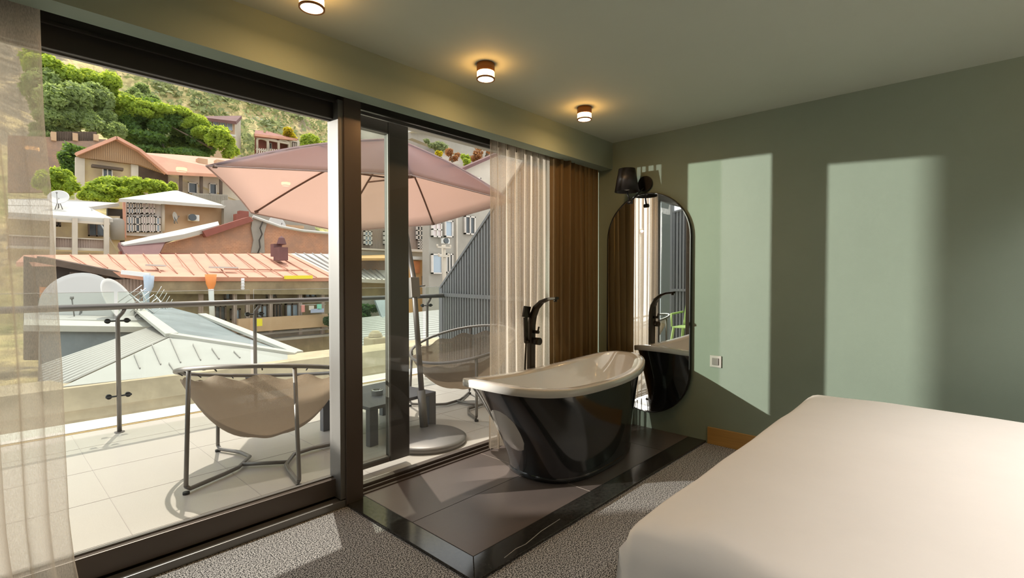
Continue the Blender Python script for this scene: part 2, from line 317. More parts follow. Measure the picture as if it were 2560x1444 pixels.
# ---------------- curtains
def curtain(name, label, x0, x1, y0, z0, z1, nf, amp, mt, cat, seed, sharp=False):
    rnd = random.Random(seed); ph = [rnd.uniform(0, 6.28) for _ in range(6)]
    ws = [rnd.uniform(.75, 1.3) for _ in range(int(nf)+2)]; acc = [0]
    for q in ws: acc.append(acc[-1]+q)
    tot = acc[int(nf)]
    def wphase(u):
        t = u*tot; i = 0
        while i < len(acc)-2 and acc[i+1] < t: i += 1
        return (i+(t-acc[i])/ws[min(i, len(ws)-1)])*2*math.pi
    wa = [rnd.uniform(.3, 1.25) for _ in range(len(ws)+3)]
    def fold_amp(p):
        t = p/(2*math.pi); i = int(t); f = t-i; f = f*f*(3-2*f); return wa[min(i, len(wa)-1)]*(1-f)+wa[min(i+1, len(wa)-1)]*f
    def fn(u, v):
        z = z0+(z1-z0)*v
        xl, xr = (x0(z), x1(z)) if callable(x0) else (x0, x1)
        a = amp*(1-.35*v)*(.75+.35*math.sin(ph[0]+u*7+z*.8))
        a *= fold_amp(wphase(u))
        p = wphase(u)+.5*math.sin(z*1.3+ph[1]+u*5)*(1-v)
        x = xl+(xr-xl)*(u+.010*math.sin(p*2+ph[2]))+.012*math.sin(z*2.1+u*9+ph[3])*(1-v)*math.sin(math.pi*u)
        y = y0+(a*math.sin(p)+.3*a*math.sin(2*p+ph[4]+z) if not sharp else a*(1.15*2*abs(math.sin(p/2))-1)*-1)
        return Vector((x, y, z))
    m = MB().grid(fn, int(nf*20), 26)
    return tag(m.build(name, M(mt), fixn=False), label, cat)
def interp(tab):
    def f(z):
        for (za, xa), (zb, xb) in zip(tab, tab[1:]):
            if z >= zb: 
                t = (z-zb)/(za-zb); return xb+(xa-xb)*t
        return tab[-1][1]
    return f
edge = interp([(2.4, .166), (2.1, .168), (1.8, .172), (1.6, .185), (1.25, .196), (.9, .208), (.6, .214), (.35, .222), (.15, .24), (.0, .27)])
edge0 = interp([(2.4, -.62), (1.25, -.52), (0., -.4)])
curtain('sheer_curtain', 'beige linen sheer curtain hanging in folds at the left edge of the glass door', edge0, edge, 2.455, .02, 2.28, 7, .030, 'sheer', 'curtain', 3)
curtain('sheer_curtain', 'beige linen sheer curtain gathered behind the tall bath faucet', lambda z: 2.47+.0*z, lambda z: 3.17, 2.497, .03, 2.26, 8, .038, 'sheer', 'curtain', 11)
curtain('blackout_curtain', 'heavy olive brown blackout curtain bunched in the corner beside the mirror', lambda z: 3.085+.0*z, lambda z: 3.76, 2.438, .03, 2.3, 9, .062, 'olive_cloth', 'curtain', 5, sharp=True)
# ---------------- mirror
my0, my1, mz0, mz1 = 1.590, 2.330, .151, 1.945
def pill(x, inset, n=24):
    r = (my1-my0)/2-inset; cy = (my0+my1)/2; zt = mz1-(my1-my0)/2; zb = mz0+(my1-my0)/2
    pts = [(x, cy+r*math.cos(math.pi*i/n), zt+r*math.sin(math.pi*i/n)) for i in range(n+1)] + [(x, cy-r*math.cos(math.pi*i/n), zb-r*math.sin(math.pi*i/n)) for i in range(n+1)]
    return pts
mr = thing('wall_mirror', 'tall pill shaped mirror with thin black frame hung on the sage wall', 'mirror', (XW, 1.96, .151))
m = MB(); a, b = pill(XW-.036, 0), pill(XW-.036, .006); c, d = pill(XW-.004, 0), pill(XW-.030, .006); n = len(a)
vv = [[m.bm.verts.new(p) for p in q] for q in (a, b, c, d)]
for i in range(n):
    j = (i+1) % n
    m.bm.faces.new([vv[0][i], vv[0][j], vv[1][j], vv[1][i]]); m.bm.faces.new([vv[0][i], vv[2][i], vv[2][j], vv[0][j]]); m.bm.faces.new([vv[1][i], vv[1][j], vv[3][j], vv[3][i]])
m.build('frame', M('black_metal'), mr)
m = MB(); m.prism(pill(XW-.031, .006), (.005, 0, 0)); m.build('mirror_glass', M('mirror'), mr)
# ---------------- sconce
sc0 = thing('wall_sconce', 'black wall sconce with tapered shade on jointed arm above the mirror', 'wall lamp', (XW, 1.992, 2.024))
def disc_x(m, x0, x1, y, z, r, n=32):
    m.prism([(x0, y+r*math.cos(2*math.pi*i/n), z+r*math.sin(2*math.pi*i/n)) for i in range(n)], (x1-x0, 0, 0))
m = MB(); disc_x(m, XW-.022, XW-.002, 1.985, 2.024, .064); m.build('wall_plate', M('black_metal'), sc0, bevel=.003)
kn = (3.60, 2.035, 1.862)
m = MB(); m.tube([(XW-.02, 1.99, 1.99), (XW-.06, 1.995, 1.965), kn], .007, 8); m.tube([kn, (3.58, 2.055, 1.95)], .006, 8); m.build('arm', M('black_metal'), sc0)
m = MB(); m.tube([(3.60, 2.015, 1.862), (3.60, 2.055, 1.862)], .016, 12); m.build('joint_knob', M('black_metal'), sc0)
m = MB(); c = (3.58, 2.054, 0); m.lathe([(.098, 1.945), (.066, 2.128)], c, 40); m.lathe([(.095, 1.947), (.064, 2.126)], c, 40); m.lathe([(.098, 1.945), (.095, 1.947)], c, 40); m.lathe([(.066, 2.128), (.0, 2.13)], c, 40)
m.build('lamp_shade', M('shade_black'), sc0)
m = MB(); m.lathe([(.0, 1.955), (.02, 1.96), (.022, 1.99), (.012, 2.03), (0, 2.04)], c, 16); m.build('bulb', M('gutter_white'), sc0)
# ---------------- switch
sw = thing('light_switch', 'square silver light switch on the sage wall right of the mirror', 'switch', (XW, 1.403, .626))
m = MB(); m.box(XW-.010, 1.360, .582, XW-.0005, 1.446, .670); m.build('frame_plate', M('plastic_silver'), sw, bevel=.003)
m = MB(); m.box(XW-.016, 1.379, .600, XW-.010, 1.427, .652); m.build('rocker', M('grey_metal'), sw, bevel=.002)
# ---------------- bathtub
tb = thing('bathtub', 'freestanding slipper bathtub, glossy black outside with white rolled rim', 'bathtub', (2.707, 2.022, pz))
tcx, tcy, ta, tbb = 2.707, 2.022, .819, .339
def rimz(c): return .593+.079*c*c-.005*c
def sq(t, e=.76):
    c, s_ = math.cos(t), math.sin(t); return math.copysign(abs(c)**e, c), math.copysign(abs(s_)**e, s_)
def ring(t, a, b, dz=0, k=1.):
    c, s = math.cos(t), math.sin(t); e = .88
    cc = math.copysign(abs(c)**e, c); ss = math.copysign(abs(s)**e, s)
    return Vector((tcx+a*c, tcy+b*s, rimz(c)*k+dz))
nT = 96
def outer(u, v):
    t = u*2*math.pi; c, s = math.cos(t), math.sin(t)
    f = v
    ab = .535+.115*c; a = ab+(ta-.035-ab)*(f**1.35); b = .292+(tbb-.03-.292)*(f**1.2)
    zt = rimz(c)-.035
    z = .05+(zt-.05)*f; c2, s2 = sq(t, .85-.09*f)
    return Vector((tcx+a*c2, tcy-.022*(1-f)+b*s2, z))
m = MB().grid(outer, nT, 16, cu=True); m.build('outer_shell', M('tub_black'), tb, label='glossy black outer shell')
m = MB(); 
def plinth(u, v):
    t = u*2*math.pi; prof = [(.523, .281, pz), (.533, .291, pz+.004), (.537, .295, .045), (.531, .289, .055)][round(v*3)]; c2, s2 = sq(t, .85)
    return Vector((tcx+(prof[0]+.115*math.cos(t))*c2, tcy-.022+prof[1]*s2, prof[2]))
m.grid(plinth, nT, 3, cu=True); m.build('plinth', M('tub_black'), tb)
prof = [(-.030, -.046), (-.003, -.046), (.0, -.043), (.002, -.005), (-.002, -.001), (-.03, 0), (-.052, 0.), (-.066, -.005), (-.075, -.018)]
def rimf(u, v):
    t = u*2*math.pi; o_, dz = prof[round(v*8)]; c = math.cos(t); c2, s2 = sq(t)
    return Vector((tcx+(ta+o_)*c2, tcy+(tbb+o_)*s2, rimz(c)+dz))
m = MB().grid(rimf, nT, 8, cu=True); m.build('rim', M('enamel'), tb, label='white rolled rim')
def inner(u, v):
    t = u*2*math.pi; c, s = math.cos(t), math.sin(t); f = v
    sh = (1-f)**.5 if f < 1 else 0
    a = (ta-.075)*(sh*.35+.65*(1-f**3.0)) if f < 1 else 0; 
    k = [1, .97, .93, .885, .84, .79, .74, .68, .6, .45, .25, 0][round(v*11)]; zz = [0, .1, .22, .35, .5, .64, .77, .88, .96, .99, 1, 1][round(v*11)]
    c2, s2 = sq(t, .76+.24*v)
    return Vector((tcx+(ta-.075)*k*c2, tcy+(tbb-.075)*min(1, k*1.03)*s2, (rimz(c)-.018)*(1-zz)+.16*zz))
m = MB().grid(inner, nT, 11, cu=True); m.build('inner_basin', M('enamel'), tb, label='white enamel basin')
m = MB(); m.lathe([(0, .0), (.022, 0), (.025, -.004)], (2.707, 2.022, .168), 20); m.build('drain', M('steel'), tb)
# ---------------- faucet
fc = thing('bath_faucet', 'tall dark bronze floor standing bath faucet with curved spout', 'faucet', (2.65, 2.30, pz))
path = [(2.65, 2.30, pz), (2.65, 2.30, .4), (2.65, 2.30, .80), (2.65, 2.297, .90), (2.65, 2.283, .97), (2.65, 2.25, 1.035), (2.65, 2.20, 1.078), (2.65, 2.14, 1.10), (2.65, 2.06, 1.108)]
wd = [(.062, .045)]*3+[(.06, .045), (.058, .043), (.056, .036), (.052, .026), (.05, .02), (.048, .018)]
def fau(m, path, wd):
    R = []
    for i, p in enumerate(path):
        p = Vector(p); d = (Vector(path[min(i+1, len(path)-1)])-Vector(path[max(i-1, 0)])).normalized(); sx = Vector((1, 0, 0)); up = sx.cross(d).normalized(); a, b = wd[i][0]/2, wd[i][1]/2
        R.append([m.bm.verts.new(p+sx*a*q[0]+up*b*q[1]) for q in [(1, .6), (.7, 1), (-.7, 1), (-1, .6), (-1, -.6), (-.7, -1), (.7, -1), (1, -.6)]])
    for i in range(len(R)-1):
        for j in range(8):
            f = m.bm.faces.new([R[i][j], R[i][(j+1) % 8], R[i+1][(j+1) % 8], R[i+1][j]])
    m.bm.faces.new(R[0][::-1]); m.bm.faces.new(R[-1])
m = MB(); fau(m, path, wd); m.build('column_spout', M('bronze'), fc)
m = MB(); m.tube([(2.65, 2.075, 1.10), (2.65, 2.075, 1.082)], .013, 14); m.build('aerator', M('bronze'), fc)
m = MB(); m.tube([(2.65, 2.26, .788), (2.65, 2.215, .788)], .027, 18); m.build('control_knob', M('bronze'), fc)
m = MB(); m.tube([(2.65, 2.275, .855), (2.65, 2.228, .855)], .012, 12); m.tube([(2.65, 2.235, .855), (2.65, 2.225, .895)], .006, 8); m.build('diverter_lever', M('bronze'), fc)
m = MB(); m.tube([(2.64, 2.30, .785), (2.585, 2.30, .785)], .014, 12); m.build('handset_holder', M('bronze'), fc)
m = MB(); m.obox((2.590, 2.296, .79), (2.585, 2.298, .965), .036, .016, up=(0, 1, 0)); m.obox((2.585, 2.298, .965), (2.595, 2.288, 1.045), .066, .018, up=(0, 1, 0)); m.build('hand_shower', M('bronze'), fc, bevel=.003)
m = MB(); m.tube([(2.588, 2.296, .79), (2.582, 2.30, .6), (2.58, 2.305, .35), (2.60, 2.305, .12), (2.62, 2.305, .06), (2.635, 2.30, .05)], .007, 8); m.build('hose', M('bronze'), fc)
m = MB(); m.box(2.605, 2.265, pz, 2.695, 2.335, pz+.012); m.build('base_plate', M('bronze'), fc, bevel=.002)
fc.location.x += .145; fc.location.y += .095
# ---------------- bed
bd = thing('bed', 'wide bed under a smooth plain white sheet', 'bed', (2.25, -.2, 0))
bx0, bx1, by0, by1, bz = 1.20, 3.33, -1.25, .70, .585
m = MB(); m.box(bx0+.12, by0+.12, .08, bx1-.08, by1-.12, .30); m.build('bed_base', M('mattress_cloth'), bd, bevel=.02)
for (lx, ly) in ((bx0+.2, by0+.2), (bx0+.2, by1-.2), (bx1-.16, by0+.2), (bx1-.16, by1-.2)):
    m = MB(); m.tube([(lx, ly, 0.001), (lx, ly, .085)], .025, 12); m.build('leg', M('black_metal'), bd)
m = MB(); m.box(bx0+.07, by0+.07, .30, bx1-.04, by1-.07, bz-.03); m.build('mattress', M('mattress_cloth'), bd, bevel=.06)
def sheet(u, v):
    # u along x, v along y; outside [.12,.88] the cloth hangs down
    def side(q, lo, hi, rr):
        L = hi-lo; drop = .42; tot = L+2*drop; s_ = q*tot-drop
        if s_ < 0: return lo, -s_, lo-0
        if s_ > L: return hi, s_-L, hi
        return lo+s_, 0, 0
    x, dx, _ = side(u, bx0, bx1, .1); y, dy, _ = side(v, by0, by1, .1)
    z = bz
    ex = min(x-bx0, bx1-x)+0; ey = min(y-by0, by1-y)
    r = .07
    def rnd(e, d):
        if d > 0: return r+min(d, 10)*1. , 0
        if e < r: return r-math.sqrt(max(0, r*r-(r-e)**2)), 0
        return 0, 0
    z -= rnd(ex, dx)[0]+rnd(ey, dy)[0] if not (dx > 0 and dy > 0) else max(dx, dy)+r
    z = max(z, .1)
    # waviness of the hanging cloth, strongest at the corner nearest the window
    hang = min(1, (dx+dy)*3+ (1 if ex < .05 else 0)*.3 + (1 if ey < .05 else 0)*.25)
    wv = .034*math.sin(y*15+1.4)*hang*(1 if x < bx0+.3 else 0)
    wy = .014*math.sin(x*10+.6)*hang*(1 if y > by1-.3 else 0)
    nx = noise.noise(Vector((x*1.6, y*1.6, 0)))*.012+noise.noise(Vector((x*5, y*5, 3)))*.003
    bumpc = .018*math.exp(-((x-1.32)**2+(y-.50)**2)/.006)
    return Vector((x-(.01*dx if x < 2 else -.01*dx)+ (wv if x < bx0+.3 else 0)-(dx*.05 if x < 2 else 0), y+wy, z+(nx if dx+dy == 0 else 0)+bumpc))
m = MB().grid(sheet, 150, 140); m.build('sheet', M('linen'), bd, fixn=False)
# ---------------- ceiling lamps
def ceiling_lamp(x, y):
    t = thing('ceiling_lamp', '', 'ceiling lamp', (x, y, CEIL), group='cylindrical lamps along the ceiling')
    R = .049
    m = MB(); m.lathe([(0, CEIL-.001), (R, CEIL-.001), (R, CEIL-.044), (R-.004, CEIL-.046), (0, CEIL-.046)], (x, y, 0), 40); m.build('collar', M('lamp_wood'), t)
    m = MB(); m.lathe([(R-.002, CEIL-.044), (R-.002, CEIL-.078)], (x, y, 0), 40); m.build('diffuser_band', M('lamp_glow'), t, label='glowing warm white band')
    m = MB(); m.lathe([(R-.006, CEIL-.077), (R+.001, CEIL-.077), (R+.001, CEIL-.085), (R-.006, CEIL-.085), (R-.006, CEIL-.077)], (x, y, 0), 40); m.build('lower_ring', M('lamp_wood'), t)
    m = MB(); m.lathe([(0, CEIL-.084), (R-.006, CEIL-.083), (R-.006, CEIL-.08), (0, CEIL-.08)], (x, y, 0), 40); m.build('diffuser_disc', M('lamp_disc'), t, label='glowing white disc')
    return t
def glow_light(t, e, size):
    l = bpy.data.lights.new('lamp_light', 'AREA'); l.shape = 'DISK'; l.size = size; l.energy = e; l.color = (1, .55, .22)
    o = bpy.data.objects.new('lamp_light', l); COL.objects.link(o); o.parent = t; o.location = (0, 0, -.09)
L0 = ceiling_lamp(.938, 1.966)
L1, L2 = copy_tree(L0), copy_tree(L0)
L1.location = (1.912, 1.966, CEIL); L2.location = (2.853, 1.966, CEIL)
L0['label'] = 'round glowing ceiling lamp cut by the top edge of the photo, above the sliding door'
L1['label'] = 'middle of the three glowing cylindrical ceiling lamps above the soffit edge'
L2['label'] = 'small glowing ceiling lamp nearest the corner and the dark curtain'
for t in (L0, L1, L2): glow_light(t, 2.6, .08)
rl_ = bpy.data.lights.new('bed_fill_spot', 'SPOT'); rl_.energy = 66; rl_.spot_size = math.radians(105); rl_.spot_blend = 1; rl_.shadow_soft_size = .12; rl_.color = (1, .96, .93)
for k, x in enumerate((.35, 1.45, 2.5, 3.2)):                      # added unseen lamps, fill light for the bed
    t = copy_tree(L0); t.location = (x, -.75, CEIL); t['label'] = 'added unseen ceiling lamp that brightens the bed'
    for ch in [c for c in bpy.data.objects if c.parent == t and c.type == 'LIGHT']: ch.data = rl_
#@@OUTSIDE
# ================================================================== THE TERRACE
m = MB(); m.box(-2.7, 2.64, -.2, 4.0, 5.26, 0); struct(m.build('terrace_floor', M('terrace_tile')), 'sunlit pale porcelain tiles of the terrace', 'terrace')
tj = thing('terrace_joints', 'thin joint lines between the pale terrace tiles', 'joints', (0, 4, 0), kind='structure')
m = MB()
for x in [-1.9, -1.3, -.7, -.1, .5, 1.1, 1.7, 2.3, 2.9, 3.5]: m.box(x, 2.71, .0002, x+.004, 5.25, .0012)
m.build('cross_joints', M('terrace_joint'), tj)
m = MB()
for y in [2.98, 3.58, 4.18, 4.78]: m.box(-2.69, y, .0002, 3.99, y+.004, .0012)
m.build('long_joints', M('terrace_joint'), tj)
m = MB(); m.box(-2.7, 5.28, -.5, 4.25, 5.62, .012); struct(m.build('terrace_kerb', M('kerb')), 'pale kerb along the outer edge of the terrace', 'kerb')
m = MB(); m.box(-2.7, 5.26, -.2, 4.25, 5.285, .004); struct(m.build('kerb_strip', M('kerb_line')), 'ochre strip between terrace tiles and kerb', 'strip')
# railing
RY = 5.05
rl = thing('terrace_railing', 'grey tubular handrail with glass panels around the terrace edge', 'railing', (1.8, RY, 0))
m = MB(); m.tube([(-.45, RY, 1.022), (4.15, RY, 1.022)], .026, 14); m.build('handrail', M('rail_metal'), rl)
for px in (-.26, .778, 1.825, 3.888):
    m = MB(); m.tube([(px, RY+.015, 0), (px, RY+.015, .88), (px+.0, RY+.01, .93), (px+.03, RY, .97), (px+.045, RY, 1.0)], [.016, .016, .015, .014, .013], 10); m.build('post', M('rail_metal'), rl)
    m = MB(); m.lathe([(0, 0), (.035, 0), (.035, .006), (0, .006)], (px, RY+.015, 0), 20); m.build('post_foot', M('rail_metal'), rl)
    for z in (.905, .296):
        m = MB(); m.tube([(px-.085, RY+.015, z), (px+.085, RY+.015, z)], .007, 8)
        for sx in (-.062, .062):
            m.tube([(px+sx, RY+.02, z), (px+sx, RY+.048, z)], .02, 14)
        m.build('glass_clamp', M('black_metal'), rl)
for a, b in ((-.45, .765), (.79, 1.80), (1.835, 3.86), (3.9, 4.13)):
    m = MB(); m.box(a, RY+.062, .07, b, RY+.072, 1.135); m.build('glass_panel', M('rail_pane'), rl)
    m = MB(); m.box(a, RY+.0615, 1.135, b, RY+.0725, 1.139); m.build('panel_edge', M('gutter_white'), rl)
# slatted fences
def fence(name, label, xa, ya, xb, yb, za, zb, n, rail, grp):
    t = thing(name, label, 'fence', (xa, ya, 0), group=grp)
    d = Vector((xb-xa, yb-ya, 0)); L = d.length; d.normalize(); nrm = Vector((-d.y, d.x, 0)); 
    if rail > 0: nrm = -nrm if nrm.x > 0 else nrm
    else: nrm = nrm if nrm.x > 0 else -nrm
    P0 = Vector((xa, ya, 0))
    def top(s): return za+(zb-za)*s/L
    m = MB(); m.prism([P0, P0+d*L, P0+d*L+Vector((0, 0, top(L))), P0+Vector((0, 0, top(0)))], nrm*-.03); m.build('backing', M('fence_dark'), t)
    m = MB()
    st = L/n
    for i in range(n):
        s0 = i*st+.006; s1 = s0+st*.66
        a0, a1 = P0+d*s0, P0+d*s1
        m.prism([a0, a1, a1+Vector((0, 0, top(s1)-.01)), a0+Vector((0, 0, top(s0)-.01))], nrm*.022)
    m.build('batten_panel', M('fence_grey'), t)
    m = MB(); m.obox(P0+Vector((0, 0, za))+nrm*0, P0+d*L+Vector((0, 0, zb)), .07, .03); m.build('top_cap', M('fence_grey'), t)
    m = MB(); m.obox(P0+Vector((0, 0, 1.035))+nrm*.03, P0+d*L+Vector((0, 0, 1.035))+nrm*.03, .02, .045); m.build('middle_rail', M('fence_grey'), t)
    m = MB(); m.box(xa-.03, ya-.03, 0, xa+.03, ya+.03, za); m.build('end_post', M('fence_grey'), t)
    return t
fence('slat_fence', 'grey vertical batten fence with sloping top at the right end of the terrace', 4.2, 5.15, 3.76, 3.07, 1.127, 2.62, 34, 1, None)
lf = fence('slat_fence', 'grey batten fence on the left end of the terrace, seen only in the mirror', -1.2, 4.02, -1.2, 3.07, 2.45, 2.6, 16, -1, None)  # height raised to shade the wall beside the light patches
m = MB(); m.box(-1.24, 4.02, 0, -1.16, 4.24, 2.75); m.build('tall_post', M('fence_grey'), lf)
fl = thing('added_spot_stand', 'added spot body on an added slim mast beyond the left end of the terrace, outside the view', 'added light', (-2.62, 5.42, -.2))  # added stand for the spot that throws the wall patches
m = MB(); m.tube([(-2.62, 5.42, -.2), (-2.62, 5.42, 2.24)], .03, 10); m.build('mast', M('grey_metal'), fl)
m = MB(); m.lathe([(0, -.05), (.05, -.05), (.06, .03), (.05, .05), (0, .05)], (-2.62, 5.42, 2.28), 16); m.build('housing', M('black_metal'), fl)
# sling chairs
def sling_chair(label, loc, rz):
    t = thing('lounge_chair', label, 'chair', (0, 0, 0), group='sling lounge chairs on the terrace')
    R = .52
    def hoop(a): 
        return Vector((R*math.cos(a), R*.97*math.sin(a), +.625-.125*math.cos(a)))
    hp = [hoop(2*math.pi*i/48) for i in range(48)]
    m = MB(); m.tube(hp, .0135, 10, closed=True); m.build('seat_hoop', M('grey_metal'), t)
    for s in (1, -1):
        hb = hoop(math.pi-s*math.asin(.29/.505)) ; hf = hoop(s*.97)
        for q, fx, fy in ((hb, -.43, .31*s), (hf, .31, .43*s)):
            m = MB(); m.tube([(fx, fy, .045), (fx, fy, .07), q-Vector((0, 0, .012))], .0125, 10); m.build('leg', M('grey_metal'), t)
            m = MB(); m.tube([(fx, fy, 0), (fx, fy, .014)], .018, 12); m.build('foot_pad', M('rubber'), t)
        m = MB(); m.tube([(-.43, .31*s, .045), (-.405, .30*s, .022), (-.2, .19*s, .022), (-.10, .145*s, .022), (.10, .145*s, .022), (.20, .24*s, .022), (.295, .41*s, .022), (.31, .43*s, .045)], .0125, 10); m.build('floor_bar', M('grey_metal'), t)
    m = MB(); m.tube([(-.05, .145, .022), (-.05, -.145, .022)], .012, 10); m.build('cross_bar', M('grey_metal'), t)
    def sl(u, v):
        a = u*2*math.pi; h = hoop(a); f = v
        lace = .955-.035*math.cos(6*a)**2
        q = Vector((.03, 0, .195)); r = f*lace
        z = q.z+(h.z-q.z)*(r**2.1)
        return Vector((q.x+(h.x-q.x)*(r**.8), q.y+(h.y-q.y)*(r**.8), z+.006*math.sin(5*a)*f*(1-f)*4))
    m = MB().grid(sl, 72, 14, cu=True); m.build('sling_seat', M('sling'), t, label='taupe see-through mesh sling', solid=.002)
    slg = [o for o in bpy.data.objects if o.parent == t and o.name.startswith('sling_seat')][0]
    for i in range(12):
        a = 2*math.pi*(i+.5)/12; h = hoop(a); m = MB(); m.tube([h, h+(Vector((0.03, 0, .26))-h)*.06], .004, 6); m.build('lace', M('rubber'), slg)
    t.location = loc; t.rotation_euler = (0, 0, rz); return t
sling_chair('taupe sling lounge chair close behind the left glass pane, seen from behind', (1.32, 3.47, 0), math.radians(52))
c2 = copy_tree([o for o in bpy.data.objects if o.name == 'lounge_chair'][0]); c2.location = (3.22, 3.62, 0); c2.rotation_euler = (0, 0, math.radians(186)); c2['label'] = 'taupe sling lounge chair at the right, half hidden by bathtub and slatted fence'
# low table and ashtray
tt = thing('low_table', 'low square dark grey terrace table with flat legs', 'table', (2.3, 3.6, 0), rz=0)
ex = Vector((.663, .059, 0)).normalized(); ey = Vector((-ex.y, ex.x, 0)); T0 = Vector((1.963, 3.247, 0)); S = .665
def tp(a, b, z): return T0+ex*a+ey*b+Vector((0, 0, z))
m = MB(); m.prism([tp(0, 0, .27), tp(S, 0, .27), tp(S, S, .27), tp(0, S, .27)], (0, 0, .026)); m.build('table_top', M('table_grey'), tt, bevel=.002)
for a, b in ((0, 0), (S-.075, 0), (0, S-.05), (S-.075, S-.05)):
    m = MB(); m.prism([tp(a, b, 0), tp(a+.075, b, 0), tp(a+.075, b+.05, 0), tp(a, b+.05, 0)], (0, 0, .27)); m.build('leg', M('table_grey'), tt, bevel=.002)
ap = Vector((2.22, 3.56, .2965))
at_ = thing('ashtray', 'small faceted steel ashtray on the low grey table', 'ashtray', ap)
m = MB(); m.lathe([(0, 0), (.046, 0), (.048, .04), (.040, .042), (.036, .015), (0, .013)], ap, 8, smooth=False); m.build('bowl', M('steel'), at_)
for a in (.3, 2.2):
    m = MB(); p = ap+Vector((.015*math.cos(a), .015*math.sin(a), .019)); m.tube([p, p+Vector((.03*math.cos(a), .03*math.sin(a), .024))], .0035, 8); m.build('cigarette_butt', M('gutter_white'), at_)
# parasol
um = thing('parasol', 'large pink grey terrace parasol with leaning pole on round base', 'parasol', (2.40, 3.17, 0))
cN = at(1028, 437, 3.75)
V = [at(515, 413, 4.1), at(628, 531, 4.85), at(850, 578, 4.97), at(1085, 560, 4.0), at(1285, 503, 3.42), cN]
apex = at(990, 345, 4.02); hub = at(992, 447, 3.95)
m = MB(); K = 10
for i in range(6):
    a, b = V[i], V[(i+1) % 6]
    grid = []
    for u in range(K+1):
        row = []
        for v in range(K+1):
            e = a.lerp(b, v/K); mid = (a+b)/2; toward = (apex-mid); toward.z *= .2
            e = e+toward*.014*math.sin(math.pi*v/K)
            p = apex.lerp(e, u/K); sag = .035*math.sin(math.pi*u/K)*math.sin(math.pi*v/K)
            p.z += .05*math.sin(math.pi*u/K)-sag
            row.append(m.bm.verts.new(p))
        grid.append(row)
    for u in range(K):
        for v in range(K):
            try: f = m.bm.faces.new([grid[u][v], grid[u+1][v], grid[u+1][v+1], grid[u][v+1]]); f.smooth = True
            except ValueError: pass
m.build('canopy', M('canopy'), um, label='pinkish cloth canopy', solid=.002)
m = MB()
for i in range(6):
    a, b = V[i], V[(i+1) % 6]; mid = (a+b)/2; tw = apex-mid; tw.z *= .2
    pts = [a.lerp(b, v/8)+tw*.014*math.sin(math.pi*v/8)+Vector((0, 0, -.004)) for v in range(9)]
    m.tube(pts, .006, 6)
m.build('hem', M('canopy_hem'), um)
for i, p in enumerate(V):
    q = apex+(p-apex)*.035+Vector((0, 0, -.05)); pts = []
    for k in range(9):
        f = k/8*.955; r = apex.lerp(p, f); r.z += .055*math.sin(math.pi*f)-.022; pts.append(r)
    m = MB(); m.tube(pts, .0085, 8); rb = m.build('rib', M('rib'), um)
    j = pts[4]
    m = MB(); m.tube([hub, j], .008, 8); m.build('strut', M('rib'), rb)
    m = MB(); m.tube([pts[-1]-Vector((0, 0, .006)), pts[-1]+(p-apex).normalized()*.03], .014, 8); m.build('rib_tip', M('rib'), rb)
m = MB(); m.tube([hub-Vector((0, 0, .03)), hub+Vector((0, 0, .04))], .045, 16); m.build('hub', M('grey_metal'), um)
foot = Vector((2.43, 3.21, 0)); knee = at(1033, 690, 3.42)
m = MB(); m.tube([foot+Vector((0, 0, .05)), knee, hub, apex-Vector((0, 0, .02))], .0225, 14); m.build('pole', M('rail_metal'), um)
m = MB(); m.tube([foot+Vector((0, 0, .03)), foot.lerp(knee, .27)], .033, 16); m.build('base_sleeve', M('grey_metal'), um)
k1 = foot.lerp(knee, .86); k0 = foot.lerp(knee, .99); m = MB(); m.obox(k1, k0, .075, .07); m.tube([(k1+k0)/2, (k1+k0)/2+Vector((.07, -.06, .02))], .008, 8); m.build('crank_box', M('grey_metal'), um, bevel=.012)
m = MB(); m.lathe([(0, 0), (.30, 0), (.305, .035), (.28, .05), (.12, .065), (0, .067)], (2.33, 3.05, 0), 44); m.build('round_base', M('grey_metal'), um)
m = MB(); m.lathe([(0, 0), (.11, .0), (.02, .05), (0, .055)], apex-Vector((0, 0, .015)), 6, smooth=False); m.build('vent_cap', M('canopy_hem'), um)
# green chair in the mirror
gc = thing('garden_chair', 'lime green plastic garden chair reflected in the mirror', 'chair', (-.72, 3.5, 0))
gx, gy = -.72, 3.5
m = MB(); m.prism([(gx-.22, gy-.22, .42), (gx+.22, gy-.22, .42), (gx+.2, gy+.22, .41), (gx-.2, gy+.22, .41)], (0, 0, .025)); m.build('seat', M('green_plastic'), gc, bevel=.01)
m = MB(); m.grid(lambda u, v: Vector((gx-.22-.13*v-.03*math.cos((u-.5)*3), gy-.21+.42*u, .44+.42*v)), 8, 6); m.build('backrest', M('green_plastic'), gc, solid=.015)
for s1 in (-1, 1):
    for s2 in (-1, 1):
        m = MB(); m.obox((gx+s1*.24, gy+s2*.24, 0), (gx+s1*.19, gy+s2*.19, .42), .04, .03); m.build('leg', M('green_plastic'), gc)
    m = MB(); m.tube([(gx+.18, gy+s1*.23, .43), (gx+.16, gy+s1*.25, .64), (gx-.28, gy+s1*.24, .66)], .018, 8); m.build('armrest', M('green_plastic'), gc)

